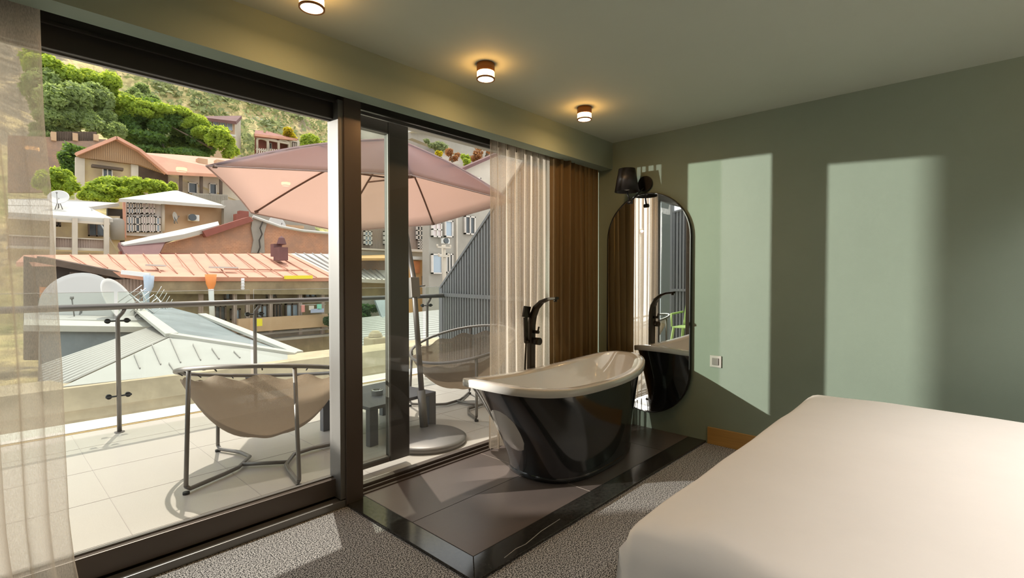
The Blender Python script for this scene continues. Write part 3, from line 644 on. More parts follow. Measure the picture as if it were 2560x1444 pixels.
# ================================================================== THE NEIGHBOURHOOD
def slab(pts, th=.08, vec=None):
    """a roof or wall plate through the points, given thickness away from the viewer"""
    pts = [Vector(p) for p in pts]
    n = (pts[1]-pts[0]).cross(pts[2]-pts[0]).normalized()
    if vec is None: vec = -n*th if n.z > 0 else n*th
    return pts, vec
def roof(m, spec, th=.08):
    pts, vec = slab([at(*p) for p in spec], th); m.prism(pts, vec); return pts
def wallpx(m, x0, y0, x1, y1, Y, depth=.3, Y2=None):
    """upright wall plate: pixel corners (left x, top y) .. (right x, bottom y) at distance Y"""
    a, b = at(x0, (y0+y1)/2, Y), at(x1, (y0+y1)/2, Y2 or Y); zt, zb = at(x0, y0, Y).z, at(x0, y1, Y).z
    m.prism([(a.x, a.y, zb), (b.x, b.y, zb), (b.x, b.y, zt), (a.x, a.y, zt)], (0, depth, 0)); return a, b, zb, zt
def wallq(m, spec, depth=.3):
    m.prism([at(*p) for p in spec], (0, depth, 0))
def window(parent, x0, y0, x1, y1, Y, frame='white_wood', pane='dark_glass', mull=1, trans=0, name='window'):
    a, b = at(x0, y1, Y), at(x1, y0, Y); t = max(.05, (b.x-a.x)*.07)
    m = MB(); yy = Y-.08
    m.box(a.x, yy, a.z, a.x+t, yy+.1, b.z); m.box(b.x-t, yy, a.z, b.x, yy+.1, b.z); m.box(a.x, yy, a.z, b.x, yy+.1, a.z+t); m.box(a.x, yy, b.z-t, b.x, yy+.1, b.z)
    for k in range(mull):
        x = a.x+(b.x-a.x)*(k+1)/(mull+1); m.box(x-t/2, yy, a.z, x+t/2, yy+.09, b.z)
    for k in range(trans):
        z = a.z+(b.z-a.z)*(k+1)/(trans+1); m.box(a.x, yy, z-t/2, b.x, yy+.09, z+t/2)
    f = m.build(name, M(frame), parent)
    m = MB(); m.box(a.x+t*.5, yy+.05, a.z+t*.5, b.x-t*.5, yy+.07, b.z-t*.5); m.build('pane', M(pane), f)
    return f
def rib_lines(m, A0, A1, B0, B1, n, w=.05, h=.04, skip=0):
    """n raised seams running from edge A to edge B"""
    A0, A1, B0, B1 = [Vector(v) for v in (A0, A1, B0, B1)]
    nn = (A1-A0).cross(B0-A0).normalized(); nn = nn if nn.z > 0 else -nn
    for i in range(n):
        f = (i+.5)/n; p, q = A0.lerp(A1, f)+nn*h*.4, B0.lerp(B1, f)+nn*h*.4
        if (p-q).length > .1: m.obox(p, q, w, h, up=nn)
# ---- the metal roof just below the terrace
nr = thing('metal_roof_house', 'neighbouring low house with pale hipped sheet metal roof just below the terrace', 'house', (3, 9, -2))
A_, R_ = at(430, 840, 8.6), at(350, 775, 13.)
E0, E1 = at(156, 966, 7.), at(740, 902, 7.)
m = MB(); pf = [E0, E1, at(740, 886, 7.6), A_]; m.prism(*slab(pf)); m.build('front_roof_slope', M('zinc'), nr)
m = MB(); rib_lines(m, at(220, 935, 7.6), at(720, 893, 7.3), at(210, 958, 7.02), E1, 1, .03, .03)
for (x0, y0, x1, y1) in ((381, 865, 402, 912), (426, 848, 452, 907), (483, 862, 502, 901), (336, 888, 350, 922), (530, 873, 548, 898), (585, 880, 600, 895), (423, 910, 437, 930)):
    def onroof(px, py):
        nrm = (E1-E0).cross(A_-E0); d = _ray(px, py); o = Vector((0, 0, CAM_H)); return o+d*((E0-o).dot(nrm)/d.dot(nrm))
    p, q = onroof(x0, y0), onroof(x1, y1); m.obox(p+Vector((0, 0, .015)), q+Vector((0, 0, .008)), .012, .02)
m.build('standing_seam', M('zinc_seam_shade'), nr)
# corrugated left slope
m = MB()
a0, a1 = at(395, 812, 11.0), A_; b0, b1 = at(100, 915, 8.6), at(100, 992, 7.0)
n = 11
def corr(u, v):
    p = a0.lerp(a1, u).lerp(b0.lerp(b1, u), v); return p+Vector((0, 0, .015*math.cos(u*n*2*math.pi)))
m.grid(corr, n*8, 4); m.build('corrugated_slope', M('zinc'), nr, solid=.01)
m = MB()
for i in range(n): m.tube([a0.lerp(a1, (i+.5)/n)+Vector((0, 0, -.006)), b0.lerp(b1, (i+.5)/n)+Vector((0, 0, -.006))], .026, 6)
m.build('rib_shade_line', M('zinc_seam_shade'), nr)  # dark lines put the shade between the ribs into colour
m = MB(); roof(m, [(372, 808, 11.), (350, 775, 13.), (430, 840, 8.6), (395, 812, 10.9)]); m.build('ridge_slope', M('zinc'), nr)
m = MB(); roof(m, [(430, 840, 8.6), (345, 775, 13.), (420, 766, 14.), (505, 788, 12.8), (600, 838, 10.), (740, 886, 7.6)]); m.build('blue_grey_slope', M('zinc_blue'), nr, label='blue grey slope')
m = MB()
for (p, q) in (((430, 840, 8.6), (740, 887, 7.55)), ((430, 840, 8.6), (345, 774, 13.)), ((505, 788, 12.8), (745, 885, 7.6))):
    p, q = at(*p), at(*q); m.obox(p+Vector((0, 0, .02)), q+Vector((0, 0, .02)), .16, .05)
m.build('ridge_cap', M('white_roof'), nr)
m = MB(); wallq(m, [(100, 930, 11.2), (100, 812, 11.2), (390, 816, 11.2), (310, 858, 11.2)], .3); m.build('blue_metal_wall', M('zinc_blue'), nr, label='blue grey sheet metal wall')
m = MB(); roof(m, [(60, 812, 11.1), (60, 797, 12.), (330, 800, 12.), (392, 806, 12.), (396, 817, 11.1)], .1); m.build('roof_verge', M('white_roof'), nr)
m = MB(); roof(m, [(60, 798, 12.1), (60, 768, 15.), (340, 765, 15.), (365, 790, 12.6), (372, 800, 12.1)], .1); m.build('rear_roof', M('zinc'), nr)
for y0_, y1_, dp, nm_ in ((.113, -.10, .5, 'cornice'),):
    m = MB(); m.box(-3, 6.9, -.14, 9.6, 7.6, .10); m.box(-3, 6.98, -.26, 9.6, 7.6, -.14); m.build('cornice', M('stone'), nr, label='weathered plaster cornice')
m = MB(); m.box(-3, 7.15, -6, 9.6, 7.6, -.26); m.build('front_wall', M('stone'), nr, label='weathered beige plaster wall')
m = MB(); c = Vector((1.02, 7.15, -.72)); m.tube([(c.x+.30*math.cos(a*math.pi/8), 7.14, c.z+.30*math.sin(a*math.pi/8)) for a in range(16)], .04, 8, closed=True); m.tube([(c.x+.16*math.cos(a*math.pi/8), 7.14, c.z+.16*math.sin(a*math.pi/8)) for a in range(16)], .03, 8, closed=True); m.build('wall_medallion', M('stone'), nr)
# flat yard roof to the right in front
m = MB(); roof(m, [(735, 900, 7.0), (735, 886, 7.6), (900, 870, 8.6), (1000, 872, 8.2), (1110, 868, 7.0)], .06); m.build('gutter_board', M('white_roof'), nr)
# dishes
def dish(label, px, py, Y, r, tilt, yaw, grp='satellite dishes on the pale roof'):
    c = at(px, py, Y); t = thing('satellite_dish', label, 'satellite dish', c, group=grp)
    rot = Matrix.Rotation(yaw, 3, 'Z') @ Matrix.Rotation(tilt, 3, 'X')
    m = MB(); 
    def f(u, v):
        a = u*2*math.pi; q = Vector((r*v*math.cos(a), -.22*r*(1-v*v), r*v*1.05*math.sin(a))); q.y = .22*r*(1-v*v); return c+rot@q
    m.grid(f, 36, 8, cu=True); m.build('reflector', M('dish'), t, solid=.012)
    tip = c+rot@Vector((0, -.75*r, -.1*r)); m = MB(); m.tube([c+rot@Vector((0, 0, -r)), tip], .012, 6); m.tube([tip, tip+Vector((0, 0, .05))], .03, 8); m.build('feed_arm', M('grey_metal'), t)
    m = MB(); base = c+Vector((0, .1, -r*1.55))
    m.tube([c+rot@Vector((0, .2*r, 0)), base+Vector((0, 0, .0))], .025, 8); m.tube([c+rot@Vector((0, .2*r, -.2*r)), base+Vector((.35*r, -.2, 0))], .018, 6); m.tube([c+rot@Vector((0, .2*r, -.2*r)), base+Vector((-.35*r, -.2, 0))], .018, 6); m.build('mast', M('grey_metal'), t)
dish('larger oval satellite dish at left on the pale roof behind the railing', 199, 758, 13.0, .62, -.35, -.35)
dish('tilted satellite dish right of the larger oval one on the pale roof', 302, 754, 12.6, .50, -.45, .95)
dish('small round white dish above the pale balcony roof at far left', 146, 492, 27.2, .34, -.6, -.3, 'house dishes')
an = thing('rooftop_antenna', 'bare metal comb aerial lying beside the satellite dishes', 'antenna', at(352, 775, 12.5))
m = MB(); p0, p1 = at(325, 735, 12.5), at(385, 783, 12.2); m.tube([p0, p1], .018, 6); m.build('boom', M('steel'), an)
for k in range(7):
    p = p0.lerp(p1, k/6); m = MB(); m.tube([p+Vector((-.2, 0, -.16)), p+Vector((.2, 0, .18))], .008, 5); m.build('element', M('steel'), an)
m = MB(); m.tube([at(352, 722, 12.6), at(375, 776, 12.6)], .015, 6); m.tube([at(355, 752, 12.5), at(350, 800, 12.5)], .02, 6); m.build('mast', M('steel'), an)
an2 = thing('rooftop_antenna', 'cluster of thin aerial rods behind the handrail in front of the old facade', 'antenna', at(400, 780, 13.5))
m = MB(); m.tube([at(388, 738, 13.5), at(432, 790, 13.2)], .015, 6); m.build('boom', M('steel'), an2)
for k in range(6):
    p = at(388+7*k, 738+8*k, 13.4); m = MB(); m.tube([p+Vector((-.05, 0, -.12)), p+Vector((.12, 0, .2))], .007, 5); m.build('element', M('steel'), an2)
# ---- low corrugated roof at right with stone chimney
lr = thing('corrugated_shed', 'low shed with pale corrugated roof beyond the right part of the railing', 'shed', at(950, 850, 9))
a0, a1, b0, b1 = at(905, 795, 13.), at(1250, 760, 13.), at(812, 898, 8.9), at(1250, 852, 7.8)
m = MB(); nn = 17
def corr2(u, v):
    p = a0.lerp(b0, v).lerp(a1.lerp(b1, v), u); return p+Vector((0, 0, 0.015*math.cos(v*nn*2*math.pi)))
m.grid(corr2, 4, nn*8); m.build('roof', M('zinc'), lr, solid=.01, label='pale corrugated roof')
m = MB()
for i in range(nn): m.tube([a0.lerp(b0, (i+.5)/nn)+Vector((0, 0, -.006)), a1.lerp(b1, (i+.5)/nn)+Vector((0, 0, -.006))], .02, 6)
m.build('rib_shade_line', M('zinc_seam_shade'), lr)  # shade of the corrugation drawn as darker strips
m = MB(); wallq(m, [(812, 902, 9.0), (1250, 862, 8.), (1250, 980, 8.), (812, 960, 9.0)], .2); m.build('wall', M('plaster_grey'), lr)
m = MB(); m.tube([b0, b0+Vector((.0, -.05, -.25)), b0+Vector((.15, -.1, -.6)), b0+Vector((.15, -.1, -1.4))], .05, 8); m.build('drainpipe', M('gutter_white'), lr)
ch = thing('stone_chimney', 'stubby stone chimney with rounded cap rising from the shed roof', 'chimney', at(943, 900, 8.))
p = at(943, 905, 8.); m = MB(); m.box(p.x-.17, 7.85, p.z-.3, p.x+.16, 8.2, at(943, 842, 8.).z); m.build('stack', M('stone'), ch, bevel=.03)
m = MB(); q = at(940, 840, 8.); m.lathe([(0, .11), (.06, .11), (.11, .06), (.13, 0), (0, 0)], (q.x, 8.02, q.z-.01), 10, smooth=False); m.build('cap_stone', M('stone'), ch)
# ---- long rust roofed wooden building
lb = thing('rust_roof_house', 'long old wooden house with rusty orange sheet roof across the street', 'house', at(500, 800, 19))
m = MB(); roof(m, [(40, 655, 22.), (60, 637, 22.5), (727, 633, 22.5), (848, 694, 18.), (375, 691, 18.), (300, 681, 18.6), (145, 654, 20.)], .15); m.build('roof', M('rust'), lb, label='rusty orange sheet roof')
m = MB()
R0, R1 = at(495, 633, 22.5), at(727, 633, 22.5); S0, S1 = at(545, 692, 18.), at(848, 694, 18.)
rib_lines(m, R0, R1, S0, S1, 7, .03, .03)
rib_lines(m, at(150, 637, 22.5), at(495, 633, 22.5), at(200, 665, 19.5), at(545, 692, 18.), 8, .025, .03)
p, q = at(560, 672, 19.4), at(770, 676, 19.3); m.obox(p, q, .04, .04); m.build('roof_seam', M('seam_brown'), lb)
m = MB(); p, q = at(522, 675, 19.15), at(590, 676, 19.1); m.obox(p+Vector((0, -.1, .1)), q+Vector((0, -.1, .1)), .3, .05); p, q = at(365, 670, 19.3), at(410, 672, 19.3); m.obox(p+Vector((0, -.1, .1)), q+Vector((0, -.1, .1)), .4, .05); m.build('roof_patch', M('white_roof'), lb)
m = MB(); p, q = at(712, 693, 17.9), at(780, 692, 17.9); m.obox(p, q, .12, .12); m.build('yellow_tape', M('yellow_paint'), lb)
m = MB(); roof(m, [(727, 633, 22.5), (905, 636, 22.5), (980, 670, 20.), (975, 700, 18.), (848, 694, 18.)], .15); m.build('pale_roof', M('white_roof'), lb, label='pale sheet metal hip')
m = MB(); rib_lines(m, at(727, 633, 22.5), at(905, 636, 22.5), at(848, 694, 18.), at(975, 700, 18.), 9, .04, .05); m.build('pale_seam', M('zinc_seam_shade'), lb)
m = MB(); wallq(m, [(375, 691, 18.6), (990, 700, 18.6), (1000, 960, 18.6), (340, 960, 18.6)], .4); m.build('facade_wall', M('grime'), lb, label='grimy olive brown facade')
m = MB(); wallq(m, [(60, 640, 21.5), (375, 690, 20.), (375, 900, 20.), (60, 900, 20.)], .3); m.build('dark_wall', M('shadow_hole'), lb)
m = MB(); p, q = at(100, 648, 20.), at(320, 690, 18.7); m.obox(p, q, .3, .18); p, q = at(100, 706, 19.8), at(250, 708, 19.8); m.obox(p, q, .2, .25)
for x in (184, 234, 262, 332): m.obox(at(x, 680, 19.5), at(x, 770, 19.5), .16, .16)
m.build('beam', M('dark_wood'), lb)
m = MB(); wallpx(m, 100, 715, 183, 770, 19.7, .1); wallpx(m, 188, 715, 245, 770, 19.7, .1); m.build('brick_infill', M('orange_brick'), lb, label='orange brick infill')
m = MB(); wallq(m, [(265, 700, 19.2), (375, 694, 18.8), (375, 900, 18.8), (265, 900, 19.2)], .1); m.build('plank_wall', M('planks_grey'), lb)
m = MB(); p, q = at(372, 692, 18.2), at(845, 701, 18.2); m.obox(p-Vector((0, 0, .25)), q-Vector((0, 0, .3)), .15, .5); m.build('eave_board', M('grime'), lb)
m = MB(); wallpx(m, 596, 797, 835, 832, 17.9, .15); m.build('balcony_parapet', M('pale_beige'), lb)
m = MB(); wallpx(m, 580, 856, 835, 862, 18.0, .5); wallpx(m, 590, 838, 835, 842, 18.2, .4); m.build('balcony_slab', M('plaster_grey'), lb)
for (x0, y0, x1, y1) in ((534, 762, 564, 802), (575, 770, 600, 800), (640, 760, 668, 795), (684, 757, 703, 795), (712, 757, 745, 796), (560, 712, 590, 750), (665, 712, 690, 745), (760, 712, 790, 745)):
    window(lb, x0, y0, x1, y1, 18.45, 'dark_wood', 'sky_glass' if x0 in (575, 640, 712) else 'dark_glass', 1)
m = MB()
for x in (502, 586, 618, 676, 750, 806): m.obox(at(x, 706, 18.3), at(x, 835, 18.3), .12, .12)
m.build('veranda_post', M('planks_grey'), lb)
m = MB(); m.tube([at(527, 712, 17.8), at(531, 800, 17.8)], .08, 8); m.build('drainpipe', M('gutter_white'), lb)
m = MB(); m.lathe([(.04, -.42), (.14, -.15), (.17, .15), (0, .15)], at(527, 697, 17.8), 12); m.build('funnel', M('orange_paint'), lb, label='orange rain funnel')
m = MB(); m.tube([at(372, 688, 17.9), at(372, 715, 17.9), at(366, 735, 17.9), at(366, 790, 17.9)], [.14, .12, .08, .08], 8); m.build('blue_downpipe', M('gutter_blue'), lb)
m = MB(); p, q = at(305, 680, 18.3), at(375, 688, 17.9); m.obox(p, q, .12, .12); m.build('gutter', M('gutter_white'), lb)
m = MB(); m.tube([at(607, 695, 17.7), at(607, 725, 17.7)], .05, 8)
for k in range(4): m.lathe([(0, .05), (.07, 0), (0, -.05)], at(607, 700+7*k, 17.7), 8)
m.build('insulator_string', M('gutter_white'), lb)
lq = thing('laundry', 'line of washing hung under the veranda of the rust roofed house', 'laundry', at(780, 770, 17.8), group=None)
for (x0, y0, x1, y1, mt_) in ((754, 762, 762, 780, 'laundry_red'), (773, 764, 785, 775, 'white_wood'), (793, 760, 804, 774, 'laundry_green'), (777, 772, 810, 782, 'laundry_blue')):
    m = MB(); wallpx(m, x0, y0, x1, y1, 17.7, .03); m.build('garment', M(mt_), lq)
m = MB(); m.tube([at(750, 762, 17.72), at(815, 760, 17.72)], .01, 5); m.build('clothesline', M('steel'), lq)
ys = tag(MB().box(at(642, 815, 17.6).x, 17.6, at(642, 815, 17.6).z, at(656, 815, 17.6).x, 17.7, at(642, 797, 17.6).z).build('yellow_sign', M('yellow_paint')), 'small plain yellow panel hung on the facade below the handrail', 'sign')
ck = thing('roof_chimney', 'stubby brown chimney on the rusty roof beside the pale hip', 'chimney', at(708, 645, 20.5))
m = MB(); p = at(699, 650, 20.3); q = at(720, 618, 20.3); m.box(p.x, 20.3, p.z, q.x, 20.9, q.z); m.build('stack', M('maroon'), ck)
m = MB(); p = at(694, 640, 20.6); q = at(714, 612, 20.6); m.box(p.x, 20.95, p.z, q.x, 21.3, q.z+.05); m.lathe([(0, .4), (.12, .3), (.2, .05), (0, 0)], at(704, 613, 20.9), 8, smooth=False); m.build('pot', M('maroon'), ck)
# ---- brick gable with red trim
bg_ = thing('brick_gable', 'broken brick gable with red metal edge and cracked plaster behind the rusty roof', 'house', at(600, 600, 26))
m = MB(); wallq(m, [(340, 645, 26.), (400, 612, 26.), (530, 580, 26.), (628, 542, 26.), (700, 568, 26.), (760, 578, 26.), (905, 592, 26.), (905, 645, 26.)], .5); m.build('brick_wall', M('brick'), bg_)
m = MB(); wallq(m, [(632, 545, 25.9), (668, 556, 25.9), (660, 585, 25.9), (662, 632, 25.9), (628, 632, 25.9), (634, 600, 25.9), (628, 570, 25.9)], .08); m.build('plaster_patch', M('plaster_grey'), bg_)
m = MB(); pts = [at(*p, 25.8) for p in ((657, 553), (650, 570), (655, 585), (648, 600), (650, 618), (644, 634))]; m.tube(pts, .035, 5); m.build('crack', M('shadow_hole'), bg_)
m = MB(); m.prism([at(507, 577, 25.6), at(624, 541, 25.6), at(634, 552, 25.6), at(516, 592, 25.6)], (0, .7, 0)); m.build('red_edge', M('red_metal'), bg_, label='dark red metal edging')
m = MB(); m.tube([at(632, 541, 25.8), at(700, 566, 25.8), at(760, 577, 25.8), at(905, 590, 25.8)], .08, 6); m.build('coping', M('white_roof'), bg_)
m = MB(); roof(m, [(296, 606, 25.), (470, 580, 26.), (415, 600, 25.4), (395, 640, 24.), (315, 640, 24.)], .2); m.build('maroon_roof', M('maroon'), bg_)
m = MB(); roof(m, [(302, 606, 24.8), (545, 553, 26.5), (548, 562, 26.), (460, 585, 25.4), (310, 612, 24.7)], .2); m.build('white_flashing', M('white_roof'), bg_)
m = MB(); wallpx(m, 300, 628, 905, 640, 24.5, .3); m.build('lower_flashing', M('red_metal'), bg_)
sb = thing('rubble_block', 'stepped brown masonry block behind the red edged gable', 'house', at(600, 560, 29))
m = MB(); wallpx(m, 590, 534, 616, 560, 28., .4); wallpx(m, 600, 526, 622, 560, 28.1, .4); m.build('brown_shutter', M('red_metal'), sb)
m = MB(); wallq(m, [(560, 500, 29.), (760, 500, 29.), (800, 600, 29.), (560, 600, 29.)], .4); m.build('wall', M('plaster_grey'), sb)
m = MB(); wallpx(m, 640, 555, 760, 562, 28.4, .3); m.build('ledge', M('pale_beige'), sb)
dish('pale dish peeking under the parasol hem above the brick gable', 694, 563, 27.4, .5, -.3, .2, 'house dishes')
# ---- beige house with white roof and AC
h3 = thing('beige_house', 'beige plastered house with white hipped roof, tall grid window and air conditioner', 'house', at(450, 540, 29))
m = MB(); wallpx(m, 312, 505, 408, 600, 29., .4); wallq(m, [(408, 505, 29.), (590, 513, 30.), (590, 600, 30.), (408, 600, 29.)], .4); m.build('wall', M('pale_beige'), h3)
m = MB(); wallq(m, [(558, 512, 29.7), (596, 516, 29.7), (596, 590, 29.7), (558, 590, 29.7)], .3); m.build('corner_pilaster', M('plaster_pale'), h3)
m = MB(); roof(m, [(298, 496, 28.), (408, 502, 28.), (440, 475, 33.)], .15); roof(m, [(408, 502, 28.), (565, 514, 29.), (440, 475, 33.)], .15); m.build('roof', M('white_roof'), h3, label='flat white sheet roof')
m = MB(); wallpx(m, 316, 503, 406, 588, 28.85, .12); m.build('window_bay', M('white_wood'), h3)
for (x0, y0, x1, y1, pn) in ((318, 507, 335, 534, 'sky_glass'), (337, 507, 352, 534, 'sky_glass'), (354, 507, 366, 534, 'curtain_white'), (367, 507, 386, 534, 'curtain_white'), (318, 540, 334, 580, 'sky_glass'), (337, 542, 350, 580, 'dark_glass'), (353, 540, 368, 580, 'curtain_white'), (370, 540, 386, 580, 'curtain_white'), (389, 542, 400, 580, 'sky_glass')):
    window(h3, x0, y0, x1, y1, 28.8, 'white_wood', pn, 0 if x1-x0 < 14 else 1, 1)
m = MB(); m.tube([at(408, 498, 28.7), at(408, 578, 28.7)], .07, 8); m.build('drainpipe', M('plaster_pale'), h3)
m = MB(); wallq(m, [(308, 505, 28.6), (314, 503, 28.6), (316, 595, 28.6), (310, 590, 28.6)], .2); m.build('rusty_corner', M('rust'), h3)
ac = thing('air_conditioner', 'white air conditioner on the beige house wall', 'air conditioner', at(485, 544, 29), group='air conditioners')
m = MB(); wallpx(m, 473, 535, 499, 551, 28.9, .3); m.build('casing', M('ac_white'), ac, bevel=.03)
m = MB(); c = at(482, 543, 28.8); m.tube([c, c+Vector((0, .12, 0))], .17, 18); m.build('fan_grille', M('dark_glass'), ac)
dish('small oval dish on the beige wall left of the air conditioner', 438, 541, 28.8, .22, -.1, .9, 'house dishes')
# ---- balcony house far left
h4 = thing('balcony_house', 'old pale roofed house with wooden balcony at the far left', 'house', at(200, 590, 27))
m = MB(); wallq(m, [(20, 535, 28.), (300, 540, 28.), (300, 650, 28.), (20, 650, 28.)], .4); m.build('wall', M('plaster_yellow'), h4)
m = MB(); roof(m, [(20, 530, 26.), (20, 514, 27.5), (218, 516, 27.5), (282, 546, 26.), (220, 546, 26.)], .15); m.build('lower_roof', M('white_roof'), h4)
m = MB(); roof(m, [(20, 512, 27.6), (20, 497, 29.5), (130, 496, 29.5), (298, 507, 29.5), (225, 517, 27.6)], .15); m.build('upper_roof', M('white_roof'), h4)
m = MB(); wallpx(m, 20, 588, 267, 613, 26.2, .1); m.build('balcony_boards', M('planks_grey'), h4)
m = MB(); wallpx(m, 20, 586, 270, 589, 26.1, .2); wallpx(m, 20, 613, 270, 620, 26.1, 1.6); wallpx(m, 20, 540, 275, 546, 26.0, .2); m.build('balcony_beam', M('plaster_pale'), h4)
for x in (132, 187, 266): m = MB(); m.obox(at(x, 545, 26.), at(x, 640, 26.), .16, .16); m.build('post', M('plaster_pale'), h4)
window(h4, 220, 556, 262, 590, 27.8, 'dark_wood', 'dark_glass', 1); window(h4, 140, 553, 152, 566, 27.8, 'dark_wood', 'dark_glass', 0)
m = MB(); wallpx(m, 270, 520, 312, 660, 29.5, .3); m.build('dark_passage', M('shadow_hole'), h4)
m = MB(); m.tube([at(285, 600, 27.4), at(284, 566, 27.4), at(290, 552, 27.4), at(289, 545, 27.4), at(300, 552, 27.4)], .35, 10) if False else m.lathe([(0, 0), (.26, 0), (.26, .85), (.2, .95), (0, 1.0)], at(294, 600, 28.), 14); m.build('water_tank', M('plaster_grey'), h4)
m = MB(); m.tube([at(300, 640, 27.), at(228, 520, 27.)], .03, 5); m.build('cable', M('steel'), h4)
# ---- yellow house with wooden gable, orange wing
h5 = thing('gable_house', 'ochre house with weathered plank gable and long orange roofed wing', 'house', at(350, 440, 38))
m = MB(); wallq(m, [(190, 393, 37.), (345, 410, 37.), (345, 520, 37.), (190, 520, 37.)], .5); m.build('wall', M('plaster_yellow'), h5, label='faded ochre plaster wall')
m = MB(); wallq(m, [(189, 392, 36.8), (212, 394, 36.8), (212, 520, 36.8), (189, 520, 36.8)], .3); wallq(m, [(328, 408, 36.8), (346, 411, 36.8), (346, 520, 36.8), (328, 520, 36.8)], .3); m.build('corner_pilaster', M('plaster_pale'), h5)
m = MB(); wallq(m, [(192, 387, 36.6), (290, 346, 36.6), (345, 378, 36.6), (410, 432, 36.6), (345, 411, 36.6), (200, 393, 36.6)], .3); m.build('plank_gable', M('planks'), h5, label='weathered plank gable')
m = MB()
for p, q in (((190, 386), (290, 345)), ((290, 345), (348, 376)), ((348, 376), (416, 433))): m.obox(at(*p, 36.4), at(*q, 36.4), .5, .16)
m.build('verge_board', M('rust'), h5)
m = MB(); roof(m, [(350, 381, 38.), (425, 385, 41.), (640, 402, 41.), (640, 440, 37.), (417, 428, 37.)], .2); m.build('wing_roof', M('rust'), h5, label='orange sheet roof of the wing')
m = MB(); wallq(m, [(343, 411, 38.6), (420, 430, 38.), (640, 440, 38.), (640, 520, 38.), (343, 520, 38.6)], .4); m.build('wing_wall', M('plaster_pale'), h5)
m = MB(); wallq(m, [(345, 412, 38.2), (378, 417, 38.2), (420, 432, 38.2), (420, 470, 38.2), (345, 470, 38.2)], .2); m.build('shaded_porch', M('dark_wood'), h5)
for (x0, y0, x1, y1) in ((256, 422, 281, 455), (470, 458, 493, 482), (523, 460, 541, 485), (434, 457, 441, 470)): window(h5, x0, y0, x1, y1, 36.7 if x0 < 300 else 37.9, 'white_wood', 'dark_glass', 1 if x0 < 300 else 0)
m = MB(); p = at(268, 421, 36.6); m.box(p.x-.7, 36.3, p.z-.05, p.x+.7, 36.7, p.z+.1); m.build('lintel', M('dark_wood'), h5)
for x in (452, 503, 552): m = MB(); m.obox(at(x, 434, 37.4), at(x, 492, 37.4), .16, .16); m.build('post', M('dark_wood'), h5)
m = MB(); a, b = at(482, 484, 37.2), at(568, 488, 37.2)
for k in range(26): p = a.lerp(b, k/25); m.box(p.x-.03, 37.15, p.z-.85, p.x+.03, 37.22, p.z)
m.obox(a, b, .08, .08); m.build('balcony_railing', M('plaster_grey'), h5)
for (x, y) in ((508, 396), (553, 400)):
    m = MB(); p = at(x, y+20, 38.5); q = at(x, y, 38.5); m.box(p.x-.28, 38.5, p.z, p.x+.28, 39.1, q.z); m.build('chimney', M('pale_beige'), h5)
# ---- hill houses
h6 = thing('hill_house', 'tall narrow pink house with glazed upper floor on the hillside', 'house', at(560, 340, 56))
m = MB(); wallq(m, [(512, 296, 56.), (587, 302, 56.), (587, 400, 56.), (512, 400, 56.)], 3.); m.build('front_wall', M('pale_beige'), h6)
m = MB(); wallq(m, [(587, 300, 56.), (602, 298, 59.), (602, 400, 59.), (587, 400, 56.)], .3); m.build('side_wall', M('plaster_pale'), h6)
m = MB(); roof(m, [(498, 292, 55.), (512, 290, 60.), (604, 289, 60.), (590, 303, 55.)], .3); m.build('roof', M('maroon'), h6)
for k in range(4): window(h6, 515+17*k, 302+k*1.5, 530+17*k, 320+k*1.5, 55.9, 'white_wood', 'sky_glass', 0)
m = MB(); wallpx(m, 512, 322, 590, 327, 55.3, 1.); m.build('balcony_slab', M('white_roof'), h6)
window(h6, 545, 332, 572, 350, 55.8, 'dark_wood', 'dark_glass', 1)
h7 = thing('arcade_house', 'small hillside house with red roof and three arched loggia bays', 'house', at(695, 350, 58))
m = MB(); wallq(m, [(640, 336, 58.), (722, 344, 58.), (722, 395, 58.), (640, 395, 58.)], .4); m.build('loggia_back', M('red_metal'), h7)
m = MB(); wallq(m, [(722, 344, 57.), (752, 352, 59.), (752, 395, 59.), (722, 395, 57.)], .4); m.build('side_wall', M('plaster_pale'), h7)
m = MB(); roof(m, [(636, 337, 56.5), (638, 325, 60.), (665, 327, 61.), (745, 348, 59.), (724, 345, 56.5)], .25); m.build('roof', M('red_metal'), h7, label='dark red roof')
m = MB(); p, q = at(636, 337, 56.3), at(742, 349, 56.6); m.obox(p, q, .2, .25); m.build('fascia', M('rust'), h7)
for k in range(3):
    x0 = 643+27*k; m = MB(); pts = []
    a, b = at(x0, 372+2*k, 56.8), at(x0+26, 374+2*k, 56.8); h = at(x0, 344+2*k, 56.8).z; r = (b.x-a.x)/2; cx = (a.x+b.x)/2
    pts = [Vector((a.x, 56.8, a.z))]+[Vector((cx-r*math.cos(t*math.pi/8), 56.8, h-.45*r+.45*r*math.sin(t*math.pi/8))) for t in range(9)]+[Vector((b.x, 56.8, a.z))]
    m.tube(pts, .12, 6); m.build('arch', M('plaster_pale'), h7)
m = MB(); wallpx(m, 641, 340, 722, 345, 56.7, .15); wallpx(m, 641, 371, 722, 374, 56.6, .2); wallpx(m, 641, 382, 722, 386, 56.6, .3); m.build('cornice', M('plaster_pale'), h7)
m = MB(); a, b = at(643, 377, 56.6), at(722, 381, 56.6)
for k in range(16): p = a.lerp(b, k/15); m.box(p.x-.06, 56.6, p.z-.35, p.x+.06, 56.7, p.z+.3)
m.build('balustrade', M('plaster_pale'), h7)
window(h7, 731, 356, 742, 378, 57.4, 'dark_wood', 'curtain_white', 1); window(h7, 673, 358, 679, 372, 57.8, 'white_wood', 'dark_glass', 0)
rw = thing('retaining_wall', 'brick retaining wall with square pillars under the tall trees at left', 'wall', at(190, 370, 46))
m = MB(); wallq(m, [(20, 338, 46.), (265, 348, 46.), (300, 480, 46.), (20, 480, 46.)], .6); m.build('wall', M('brick_dark'), rw)
